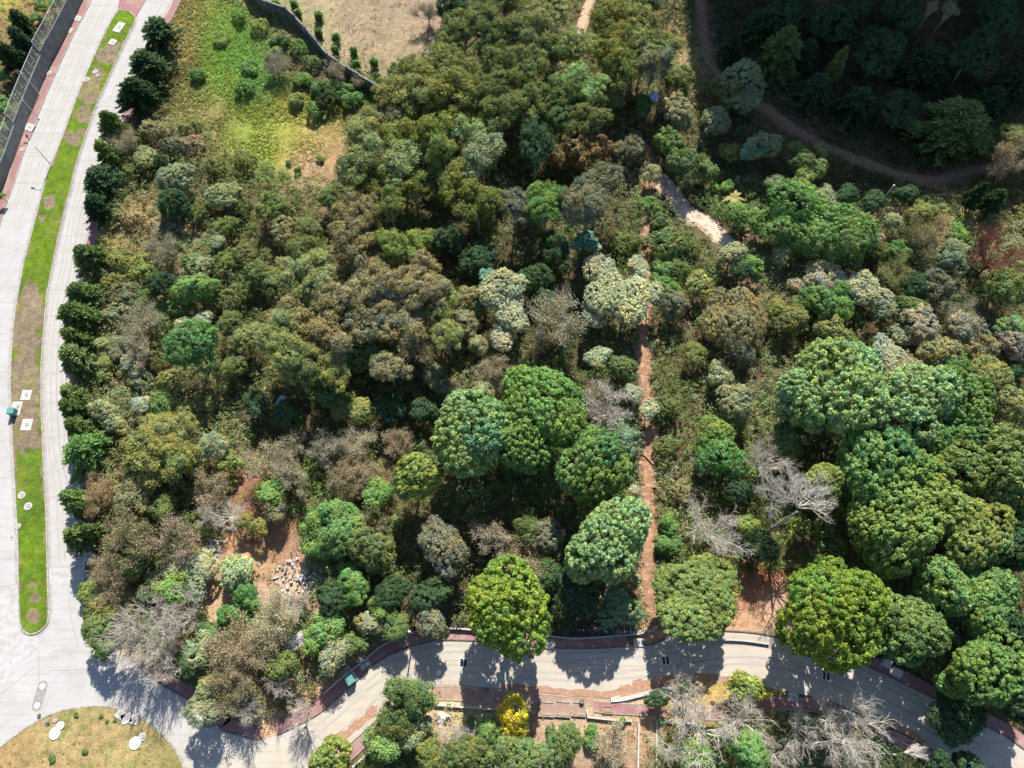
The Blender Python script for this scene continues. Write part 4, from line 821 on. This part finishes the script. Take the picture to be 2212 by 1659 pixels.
tag(link('dry_grass', mesh_np('dry_grass', V, F_, T, Cc), M['plant']), kind='stuff'); print('dry', len(F_))

# ------------------------------------------------------------------ walls and fences
def U2(px, py): return Vector(G(px, py))
# tall wall with a chain-link fence on top, west of the avenue (three stepped lengths)
wall_px = [(205,-60),(180,0),(140,82),(117,125),(105,150),(88,190),(70,235),(50,288),(30,345),(3,410),(-30,480)]
WL = GP(wall_px, 3); n1, n2 = 11, 20
secs = [(0, 11, 3.9), (11, 21, 3.3), (21, len(WL)-1, 2.9)]
for si, (a, b_, hh) in enumerate(secs):
    seg = WL[a:b_+1]
    root = empty('retaining_wall', (*seg[0], 0)); ox, oy = seg[0]; loc = [(x-ox, y-oy) for x, y in seg]
    tag(root, ['smooth grey-blue wall with wire fence on top, topmost length left of the avenue', 'smooth grey-blue wall with wire fence on top, middle length left of the avenue', 'smooth grey-blue wall with wire fence on top, lowest length left of the avenue'][si], 'wall', 'lengths of the tall wall beside the avenue')
    mb = MB(); mb.ribbon(loc, -.15, .15, -.05, hh); mb.build('wall_face', M['walld'], root)
    fm = MB(); top = hh+1.9; L = offset_line(loc, -.0)
    dist = 0
    for p, q in zip(L[:-1], L[1:]):
        d = math.dist(p, q); k = int(d/.26)
        for j in range(k):
            x, y = p[0]+(q[0]-p[0])*j/k, p[1]+(q[1]-p[1])*j/k; x2, y2 = p[0]+(q[0]-p[0])*min(j+1.6, k)/k, p[1]+(q[1]-p[1])*min(j+1.6, k)/k
            fm.tube([(x, y, hh), (x2-.55, y2+.3, top)], .028, None, 3, False)
    fm.ribbon([(x-.55, y+.3) for x, y in L], -.04, .04, top-.03, top+.06)
    fm.build('wire_mesh', M['steel'], root)
    for j in range(0, len(L), 1):
        pm = MB(); pm.tube([(*L[j], hh-.2), (L[j][0]-.55, L[j][1]+.3, top+.15)], .05, None, 6); pm.build('post', M['steel'], root)
# stepped block wall between the green field and the dry field
bw = [(530,-45),(550,2),(575,28),(626,46),(645,62),(668,88),(692,116),(714,142),(736,156),(756,170),(778,182),(816,204),(838,216)]
root = empty('block_wall', (*U2(550, 2)[:2], 0)); tag(root, 'dark weathered block wall stepping down between green and dry fields', 'wall')
ox, oy, _ = root.location
W = [(x-ox, y-oy) for x, y in GP(bw, 1)]
for i in range(len(W)-1):
    mb = MB(); hh = 3.6-.08*i+(.15 if i % 2 else 0); mb.ribbon([W[i], W[i+1]], -.12-.004*(i % 2), .12+.004*(i % 2), -.2, hh); mb.build('panel', M['block'], root)
    mb = MB(); mb.box((*W[i], hh/2+.1), (.36, .36, hh+.35)); mb.build('pillar', M['block'], root)
    mb = MB(); mb.ribbon([W[i], W[i+1]], -.17, .17, hh+.002, hh+.09); mb.build('coping', M['block'], root)
# small block enclosure at the field corner
p = U2(936, 140); root = empty('block_enclosure', p); tag(root, 'small roofless dark block enclosure half hidden by trees at the dry field corner', 'enclosure')
mb = MB()
for c_, d_ in (((0, 1.6, .9), (5, .2, 1.8)), ((0, -1.6, .9), (5, .2, 1.8)), ((-2.4, 0, .9), (.2, 3.0, 1.8)), ((2.4, 0, .9), (.2, 3.0, 1.8))): mb.box(c_, d_)
mb.build('walls', M['block'], root); mb = MB(); mb.box((0, 0, .06), (4.6, 3, .12)); mb.build('floor', M['dark'], root)
# low pale walls and lot lines
def lowwall(name, pts, h, w_, m, label, grp=None, n_=4, posts=0):
    L = GP(pts, n_); root = empty(name, (*L[0], 0)); tag(root, label, 'wall', grp); ox, oy = L[0]; L = [(x-ox, y-oy) for x, y in L]
    mb = MB(); mb.ribbon(L, -w_/2, w_/2, -.1, h); mb.build('wall_body', m, root)
    mb = MB(); mb.ribbon(L, -w_/2-.03, w_/2+.03, h+.002, h+.05); mb.build('coping', M['slab'], root)
lowwall('low_wall', [(701,1499),(741,1464),(791,1424),(829,1394),(879,1371),(916,1361),(966,1358),(1010,1360),(1060,1366)], .7, .16, M['grey'], 'low curved wall behind the red pavement left of the big lime pine')
lowwall('low_wall', [(1150,1372),(1199,1376),(1247,1380),(1344,1373),(1377,1370),(1411,1359)], .6, .16, M['slab'], 'low pale wall behind the red pavement between the lime pine and the dirt path')
lowwall('low_wall', [(938,1522),(1000,1527),(1077,1533)], .5, .2, M['white'], 'straight white low wall left of the golden yellow tree', n_=1)
lowwall('low_wall', [(1267,1533),(1269,1549),(1337,1556),(1364,1557)], .45, .18, M['white'], 'L-shaped white low wall right of the golden yellow tree', n_=1)
lowwall('low_wall', [(1379,1562),(1377,1670)], .45, .16, M['slab'], 'thin white wall running to the bottom edge, left one of two', n_=1)
lowwall('low_wall', [(1416,1680),(1418,1557),(1497,1564),(1617,1588),(1660,1597),(1789,1616),(1939,1630)], .45, .16, M['slab'], 'long white wall with a corner behind the leafless trees', n_=1)
lowwall('low_wall', [(757,1661),(790,1632),(826,1604)], .5, .18, M['grey'], 'short grey wall near the bottom edge under the leafy trees', n_=1)
lowwall('low_wall', [(1319,1512),(1344,1510),(1382,1501),(1432,1489),(1464,1481)], .3, .5, M['slab'], 'curved pale concrete channel edge at the street bend', n_=4)
lowwall('low_wall', [(1660,1392),(1600,1384),(1540,1382)], .4, .12, M['soilred'], 'low earth edge above the street beside the red soil clearing')
lowwall('low_wall', [(1905,1582),(1960,1610),(2010,1640)], .3, .1, M['steel'], 'thin rail behind the lower right pavement', n_=1)
# unfinished foundation frames south of the street
for i, (px, py, a_, b_, lab) in enumerate([(1180,1532,2.3,1.9,'pale concrete foundation pit nearest the golden yellow tree'),(1215,1532,2.3,2.0,'concrete foundation pit second from the golden yellow tree'),(1250,1532,2.1,1.8,'concrete foundation pit with a pale frame, right of two others'),(1312,1533,1.6,.9,'small brown brick box beside the red pavement')]):
    p = U2(px, py); root = empty('foundation', p, -.06); tag(root, lab, 'foundation', 'unfinished foundations south of the street')
    mb = MB(); h_ = .32
    for c_, d_ in (((0, b_/2, h_/2), (a_, .14, h_)), ((0, -b_/2, h_/2), (a_, .14, h_)), ((-a_/2+.07, 0, h_/2), (.14, b_-.14, h_)), ((a_/2-.07, 0, h_/2), (.14, b_-.14, h_))): mb.box(c_, d_)
    mb.build('frame', M['kerb'] if i < 3 else M['brickold'], root); mb = MB(); mb.box((0, 0, .11), (a_-.3, b_-.3, .22)); mb.build('floor', M['brickold'], root)

# ------------------------------------------------------------------ street furniture
def cover(px, py, a_, b_, label, rz=0, rnd=False, m='slab', cat='cover', name='access_cover', z=.13, slot=True, grp='access covers', h=.07):
    p = U2(px, py); o = empty(name, (p.x, p.y, z), rz); tag(o, label, cat, grp)
    mb = MB()
    if rnd: mb.disc((0, 0, 0), a_/2, h, 22, b_/2)
    else: mb.box((0, 0, h/2), (a_, b_, h), 0, .97)
    mb.build('slab', M[m], o); mb = MB()
    if rnd: mb.disc((0, 0, h), a_*.33, .02, 18)
    else: mb.box((0, 0, h+.012), (a_*.32, b_*.3, .024))
    mb.build('lid', M['grey' if m != 'white' else 'white'], o); return o
R_ = math.radians
cover(258, 60, 1.7, 2.9, 'long pale slab with a dark slot at the top end of the median', R_(-20))
cover(244, 92, 1.5, 1.6, 'square white cover below the long slab on the median', R_(-20))
cover(207, 156, 1.1, 1.1, 'round white cover on the median, upper of a close pair', rnd=True)
cover(212, 164, 1.1, 1.1, 'round pinkish cover on the median, lower of a close pair', rnd=True, m='brickold')
cover(187, 173, 1.5, 1.3, 'round cover set into the left kerb of the median', rnd=True, z=.14)
cover(58, 854, 1.7, 1.9, 'square white cover on the median above the teal cabinet')
cover(59, 918, 1.8, 2.1, 'square white cover on the median below the teal cabinet')
cover(48, 1070, 1.2, 1.2, 'round pale cover on the lower median lawn nearest the left kerb, upper one', rnd=True)
cover(62, 1094, 1.3, 1.3, 'round pale cover in the middle of the lower median lawn', rnd=True)
cover(41, 1137, .9, .9, 'small round cover on the left kerb of the lower median', rnd=True, z=.15)
cover(25, 1160, 1.0, 1.0, 'round white cover in the avenue left of the lower median', rnd=True, z=.005, h=.02)
cover(169, 41, 1.6, 1.4, 'pale square cover on the left pavement near the top edge', R_(-24), z=.13)
cover(151, 67, 1.3, 1.3, 'pale-framed square cover on the left pavement, second from the top', R_(-24), z=.13)
cover(107, 159, 1.1, 1.1, 'round white cover on the left pavement beside the wall step', rnd=True)
cover(65, 276, 2.1, 1.7, 'large pale square cover on the left pavement', R_(-22))
cover(50, 324, 1.0, 1.0, 'small round white cover on the lower left pavement', rnd=True)
cover(120, 1584, 1.6, 1.7, 'large white disc on the grass island, left pair', rnd=True, m='white', z=.14, h=.12)
cover(132, 1567, 1.15, 1.15, 'small white disc on the grass island, left pair', rnd=True, m='white', z=.14, h=.1)
cover(293, 1605, 1.65, 1.75, 'large white disc on the grass island, right pair', rnd=True, m='white', z=.14, h=.12)
cover(309, 1592, 1.1, 1.15, 'small white disc on the grass island, right pair', rnd=True, m='slab', z=.14, h=.1)
cover(102, 1561, .9, .9, 'small faded disc at the left of the grass island', rnd=True, m='brickold')
cover(121, 1555, .9, .8, 'small faded disc above the left white discs', rnd=True, m='brickold')
cover(261, 1543, 1.4, 1.2, 'left of three broken pale slabs on the grass island', R_(-30), m='slab')
cover(274, 1552, 1.5, 1.4, 'middle of three broken pale slabs on the grass island', R_(20), m='slab')
cover(291, 1555, 1.3, 1.2, 'right of three broken pale slabs on the grass island', R_(-15), m='slab')
cover(948, 1453, .8, .8, 'small white manhole cover in the side street', rnd=True, m='white', z=.005, h=.02)
cover(786, 1431, 1.6, 1.7, 'pale square slab on the pavement above the teal cabinet', R_(38))
cover(1379, 1388, 1.5, 1.2, 'pale rectangular cover at the end of the red pavement by the dirt path', m='slab')
cover(1187, 1390, 1.5, 1.5, 'grey square cover at the foot of the lime pine', m='grey')
cover(1713, 1506, 1.5, 1.2, 'grey-blue square cover in the lower pavement behind the leafless trees', R_(-12), m='slab')
cover(192, 1203, 1.5, 1.5, 'pale square cover at the shaded end of the cypress pavement', R_(10), m='slab')
# capsule patch with two manholes in the junction
p = U2(86, 1503); o = empty('manhole_patch', (p.x, p.y, .004), R_(-4)); tag(o, 'grey capsule-shaped patch with two white manhole covers in the junction', 'manhole')
mb = MB(); pts = [(.75*math.cos(t), 1.35+.75*math.sin(t)) for t in np.linspace(0, math.pi, 9)]+[(.75*math.cos(t), -1.35+.75*math.sin(t)) for t in np.linspace(math.pi, 2*math.pi, 9)]
mb.poly(pts, .012); mb.build('patch', M['joint'], o)
for y_ in (1.3, -1.3): mb = MB(); mb.disc((0, y_, .014), .42, .02, 20); mb.build('cover', M['white'], o)
# storm drains
def drain(px, py, rz, label):
    p = U2(px, py); o = empty('storm_drain', (p.x, p.y, .0), rz); tag(o, label, 'drain', 'storm drains in the side street')
    mb = MB()
    for c_, d_ in (((0, .62, .02), (1.2, .1, .04)), ((0, -.62, .02), (1.2, .1, .04)), ((-.55, 0, .02), (.1, 1.14, .04)), ((.55, 0, .02), (.1, 1.14, .04)), ((0, 0, .02), (.14, 1.14, .04))): mb.box(c_, d_)
    mb.build('frame', M['white'], o)
    for x_ in (-.285, .285):
        mb = MB(); mb.box((x_, 0, .008), (.42, 1.12, .01)); mb.build('grate', M['dark'], o)
drain(1001, 1432, R_(-3), 'storm drain with two dark grates in the street left of the lime pine')
drain(1438, 1427, R_(5), 'storm drain with two dark grates in the street below the dirt path')
drain(1785, 1460, R_(-12), 'storm drain with two dark grates in the shaded right part of the street')
# teal cabinets
def cabinet(px, py, rz, label, grp='teal utility cabinets', m='teal', pad=(1.7, 2.5), off=(0, .8), body=(1.1, 1.05, 1.1)):
    p = U2(px, py); o = empty('utility_cabinet', (p.x, p.y, .1), rz); tag(o, label, 'utility cabinet', grp)
    mb = MB(); mb.box((off[0]*.5+.1, off[1], .08), (*pad, .16)); mb.build('pad', M['slab'], o)
    mb = MB(); mb.box((0, 0, .16+body[2]/2), body, 0, .98); mb.build('body', M[m], o)
    mb = MB(); mb.box((0, 0, .16+body[2]+.05), (body[0]+.12, body[1]+.12, .1), 0, .9); mb.build('lid', M[m], o)
    for s_ in (-1, 1):
        mb = MB(); mb.box((s_*body[0]*.25, -body[1]/2-.015, .16+body[2]/2), (body[0]*.45, .03, body[2]*.85)); d_ = mb.build('door', M[m], o)
        mb = MB(); mb.box((s_*.06, -body[1]/2-.045, .16+body[2]/2), (.04, .05, .2)); mb.build('handle', M['dark'], d_)
    mb = MB(); mb.disc((.3, off[1]+.4, .165), .35, .05, 14); mb.build('lid', M['grey'], o)
cabinet(33, 893, R_(0), 'teal steel utility cabinet on a concrete pad on the median')
cabinet(760, 1470, R_(38), 'teal steel utility cabinet on the red pavement at the street bend')
cabinet(1911, 1432, R_(-28), 'grey steel meter box behind the shaded right pavement, upper one', 'grey meter boxes', 'steel', (1.4, 1.2), (0, 0), (1.1, .8, .8))
cabinet(1934, 1452, R_(-28), 'grey steel meter box behind the shaded right pavement, lower one', 'grey meter boxes', 'steel', (1.5, 1.4), (0, 0), (1.2, .9, .7))
# street poles and lamps
def lamp(px, py, h, label, arm=(1.4, 0), globe=False, col='steel', grp='street lamps', name='street_lamp'):
    p = U2(px, py); o = empty(name, (p.x, p.y, 0)); tag(o, label, 'street lamp', grp)
    mb = MB(); mb.tube([(0, 0, 0), (0, 0, h*.5), (0, 0, h)], .10, .06, 8); mb.build('pole', M[col], o)
    mb = MB(); mb.disc((0, 0, 0), .22, .16, 10); mb.build('base', M['slab'], o)
    mb = MB(); mb.tube([(0, 0, h-.05), (arm[0]*.5, arm[1]*.5, h+.2), (arm[0], arm[1], h+.2)], .05, .04, 6); mb.build('arm', M[col], o)
    mb = MB(); mb.box((arm[0]*1.2, arm[1]*1.2, h+.2), (.75, .32, .14), math.atan2(arm[1], arm[0]), .8); mb.build('lamp_head', M['dark'], o)
lamp(86, 204, 5.5, 'street lamp on the verge beside the wall step on the left', (-1.0, .6))
lamp(84, 257, 5.0, 'street lamp on the left pavement below the wall step', (-.6, .8))
lamp(112, 358, 5.5, 'street lamp standing on the median lawn, arm over the left lane', (-1.5, .6))
def pole(px, py, h, label):
    p = U2(px, py); o = empty('white_pole', (p.x, p.y, 0)); tag(o, label, 'pole', 'white poles')
    mb = MB(); mb.tube([(0, 0, 0), (0, 0, h)], .13, .1, 8); mb.build('post', M['white'], o)
    mb = MB(); mb.box((0, 0, h+.06), (.34, .34, .12), 0, .6); mb.build('cap', M['white'], o)
    mb = MB(); mb.disc((0, 0, 0), .3, .12, 10); mb.build('base', M['slab'], o)
pole(894, 1369, 5.5, 'white pole behind the curved low wall left of the lime pine'); pole(1907, 432, 4.5, 'white pole standing in the deep shade at top right')
pole(190, 622, 3.0, 'short white pole in the cypress gap beside the avenue')
# globe lamp with banner at the bottom left corner
p = U2(24, 1664); o = empty('globe_lamp', (p.x, p.y, .1)); tag(o, 'twin white globe lamp with a yellow banner at the bottom left corner', 'street lamp')
mb = MB(); mb.tube([(0, 0, 0), (0, 0, 4.0)], .08, .06, 8); mb.build('pole', M['dark'], o)
mb = MB(); mb.tube([(-.6, -.1, 3.7), (.5, .35, 3.7)], .04, None, 6); mb.build('arm', M['dark'], o)
for x_, y_ in ((-.6, -.1), (.5, .35)):
    mb = MB(); n_ = 10
    mb.tube([(x_, y_, 3.75+.26*(1-math.cos(math.pi*k/n_))) for k in range(n_+1)], .01, .01, 10)
    vv = []
    for k in range(n_+1):
        for j in range(10):
            q = mb.v[k*10+j]; rr_ = .26*math.sin(math.pi*k/n_)+.01; vv.append((x_+rr_*math.cos(6.283*j/10), y_+rr_*math.sin(6.283*j/10), q[2]))
    mb.v = vv; mb.build('globe', M['white'], o)
mb = MB(); mb.box((-1.3, .0, 2.9), (2.2, .04, .5), .15); mb.build('banner', M['yellow'], o)

# ------------------------------------------------------------------ odds and ends
def heap(name, px, py, rx, ry, n_, smin, smax, m, label, cat, seed, stuff=True, group=None):
    """a heap of tumbled pieces: one object when nobody could count them, else one object per piece"""
    rg_ = random.Random(seed); p = U2(px, py); mb = MB()
    built = []
    for i in range(n_):
        if not stuff: mb = MB()
        a = rg_.uniform(0, 6.283); q = rg_.random()**.6; s_ = rg_.uniform(smin, smax)
        x, y = rx*q*math.cos(a), ry*q*math.sin(a); k = len(mb.v)
        mb.box((x, y, .1+s_*.25+(1-q)*.5), (s_*rg_.uniform(.7, 1.6), s_*rg_.uniform(.5, 1.2), s_*rg_.uniform(.3, .8)), rg_.uniform(0, 3.1), rg_.uniform(.6, .95))
        tx, ty = rg_.uniform(-.4, .4), rg_.uniform(-.4, .4)
        for j in range(k, len(mb.v)):
            v = mb.v[j]; mb.v[j] = (v[0], v[1], max(.02, v[2]+(v[0]-x)*tx+(v[1]-y)*ty))
        if not stuff: built.append((x, mb.build(name, m, None, (p.x, p.y, 0))))
    for i, (x, o) in enumerate(sorted(built, key=lambda t: t[0])): tag(o, ['leftmost', 'second from the left', 'third from the left', 'fourth from the left', 'fifth from the left'][i]+' '+label, cat, group)
    if stuff: tag(mb.build(name, m, None, (p.x, p.y, 0)), label, cat, kind='stuff')
def mound(name, px, py, rx, ry, hh, m, label, cat, seed):
    g = np.random.RandomState(seed); p = U2(px, py); mb = MB(); V = []; nr, na = 7, 22
    for i in range(nr+1):
        for j in range(na):
            f = i/nr; a = 6.283*j/na; k = 1+.25*math.sin(3*a+seed)+.1*g.rand(); V.append((rx*f*k*math.cos(a), ry*f*k*math.sin(a), hh*(1-f)**1.3*(1+.3*g.rand())+.03))
    F_ = [(i*na+j, i*na+(j+1) % na, (i+1)*na+(j+1) % na, (i+1)*na+j)[::-1] for i in range(nr) for j in range(na)]
    mb.add(V, F_); return tag(mb.build(name, m, None, (p.x, p.y, 0)), label, cat)
heap('rubble_heap', 645, 1248, 4.0, 3.0, 170, .1, .42, M['litter'], 'heap of white rubble and bags at the right side of the reddish clearing', 'rubble', 1)
heap('rubble_heap', 462, 1185, 1.5, 2.8, 90, .12, .5, M['litter'], 'heap of white broken boards at the upper left of the reddish clearing', 'rubble', 2)
heap('white_scrap', 560, 1068, .9, 1.6, 5, .2, .5, M['litter'], 'white scrap on the brown slope above the reddish clearing', 'scrap', 3, False, 'white scraps above the clearing')
heap('litter', 1330, 1364, 6.6, .55, 110, .1, .3, M['litter'], 'strip of pale litter along the low wall beside the dirt path', 'litter', 4, True)
heap('cut_log', 786, 156, .9, .5, 5, .3, .6, M['wood'], 'orange cut log heaped in the dry field by the wall', 'log', 5, False, 'cut logs in the dry field')
heap('grey_scrap', 480, 1335, .9, .8, 5, .3, .6, M['slab'], 'grey scrap at the lower end of the reddish clearing', 'scrap', 6, False, 'grey scraps in the clearing')
mound('powder_pile', 957, 1553, .9, 1.0, .35, M['plaster'], 'pile of white powdery plaster in the left lot', 'pile', 1)
mound('powder_pile', 1228, 1583, 1.0, .9, .35, M['plaster'], 'pile of white powdery plaster in the lot right of the golden tree', 'pile', 2)
def tarp(px, py, a_, b_, rz, label, z=1.2, m='tarp'):
    p = G(px, py, z); o = empty('tarpaulin_shelter', (p[0], p[1], 0), rz); tag(o, label, 'shelter'); g = np.random.RandomState(int(px)); nx_, ny_ = 9, 7; V = []
    for j in range(ny_):
        for i in range(nx_):
            x, y = (i/(nx_-1)-.5)*a_, (j/(ny_-1)-.5)*b_; V.append((x+g.rand()*.06, y+g.rand()*.06, z+.35*(1-abs(y)/(b_/2))+.12*g.rand()-.15*abs(x)/a_))
    mb = MB(); mb.add(V, [(j*nx_+i, j*nx_+i+1, (j+1)*nx_+i+1, (j+1)*nx_+i) for j in range(ny_-1) for i in range(nx_-1)]); mb.build('sheet', M[m], o)
    for sx in (-1, 1):
        for sy in (-1, 1): mb = MB(); mb.tube([(sx*a_*.46, sy*b_*.45, 0), (sx*a_*.46, sy*b_*.45, z)], .05, None, 6); mb.build('post', M['wood'], o)
tarp(609, 868, 1.7, 2.0, R_(-30), 'light blue tarpaulin shelter in a dark gap of the middle wood', 3.0)
tarp(1412, 208, 1.9, 1.9, R_(35), 'blue tarpaulin shelter with brown edge among the upper trees', 6.0)
tarp(637, 1388, 3.2, 2.0, R_(35), 'grey sheet shelter under twigs left of the leafy trees', 3.2, 'grey')
# log across the path, fallen pale branch, tyre, bins
a_, b_ = Vector(G(1386, 977, .5)), Vector(G(1412, 1003, .5)); mb = MB(); mb.tube([Vector((0, 0, 0)), (b_-a_)*.5+Vector((0, 0, .06)), b_-a_], .10, .17, 8)
tag(mb.build('fallen_log', M['wood'], None, a_), 'straight peeled log lying diagonally across the dirt path', 'log')
me, tm, _ = lib('dead', 'm', 0)
p = G(1958, 1628, .8); o = link('fallen_branch', me, None, None, (p[0]-1.5, p[1], .5)); o.scale = (1.3, 1.3, 4.5); o.rotation_euler = (0, 1.35, .1); o.color = (.66, .6, .55, 1)
tag(o, 'bleached white fallen branch below the lower right pavement', 'branch')
p = G(1218+0, 625, 3.5); o = link('fallen_branch', lib('dead', 'm', 1)[0], None, None, (p[0]+1, p[1]-2, 1.5)); o.scale = (1.4, 1.4, 4.5); o.rotation_euler = (-.5, -.3, .1); o.color = (.5, .42, .34, 1)
tag(o, 'pale snag of dead branches in the dark gap left of the large silvery tree', 'branch')
# thick broken trunk among the leafless trees
a_, b_ = Vector(G(1537, 1518, 4.0)), Vector(G(1580, 1540, 1.5)); mb = MB(); mb.tube([Vector((0, 0, 0)), (a_-b_)*.5+Vector((0, 0, .3)), a_-b_], .42, .34, 10)
tag(mb.build('broken_trunk', M['barkd'], None, b_), 'thick broken dark trunk slanting among leafless trees below the street', 'trunk')
def ring(px, py, label):
    p = U2(px, py); mb = MB(); n_, k_ = 18, 8; V = []
    for i in range(n_):
        for j in range(k_):
            a, b2_ = 6.283*i/n_, 6.283*j/k_; r = .42+.15*math.cos(b2_); V.append((r*math.cos(a), r*math.sin(a), .16+.13*math.sin(b2_)))
    mb.add(V, [(i*k_+j, ((i+1) % n_)*k_+j, ((i+1) % n_)*k_+(j+1) % k_, i*k_+(j+1) % k_) for i in range(n_) for j in range(k_)])
    tag(mb.build('old_tyre', M['dark'], None, p), label, 'tyre')
ring(1278, 1572, 'old black tyre lying among green weeds in the lot')
def bucket(px, py, label):
    p = U2(px, py); o = empty('bucket', (p.x, p.y, .12)); tag(o, label, 'bucket', 'dark buckets on the lower pavement')
    mb = MB(); mb.tube([(0, 0, 0), (0, 0, .6)], .26, .34, 14); mb.build('bin_body', M['dark'], o); mb = MB(); mb.disc((0, 0, .605), .36, .05, 14); mb.build('rim', M['kerbd'], o)
bucket(1051, 1490, 'black bucket standing on the dusty pavement left of the golden tree'); bucket(1256, 1514, 'small dark bucket on the dusty pavement right of the golden tree')
# shrubs dotted on the island
for i, (px, py) in enumerate([(166,1545),(220,1547),(184,1625),(115,1640),(232,1560),(105,1562),(86,1547),(250,1556)]):
    me, tm, _ = lib('shrub', 's', i % 3); p = U2(px, py); o = empty('weed', (p.x, p.y, .08), i); s_ = [.4, .35, .5, .55, .3, .35, .3, .3][i]
    tag(o, ['small weed tuft at the top of the grass island, left of centre','weed tuft above the middle of the grass island','round green weed in the middle of the grass island','green weed low on the grass island near its left discs','weed tuft left of the three broken slabs','weed beside the small faded disc','weed tuft just inside the island kerb at left','weed tuft touching the leftmost broken slab'][i], 'weed', 'weeds on the grass island')
    c_ = link('foliage', me, None, o, (0, 0, .25*s_)); c_.scale = (s_, s_, s_*.6); c_.color = (.12, .18, .05, 1)
print('objects', len(bpy.data.objects))
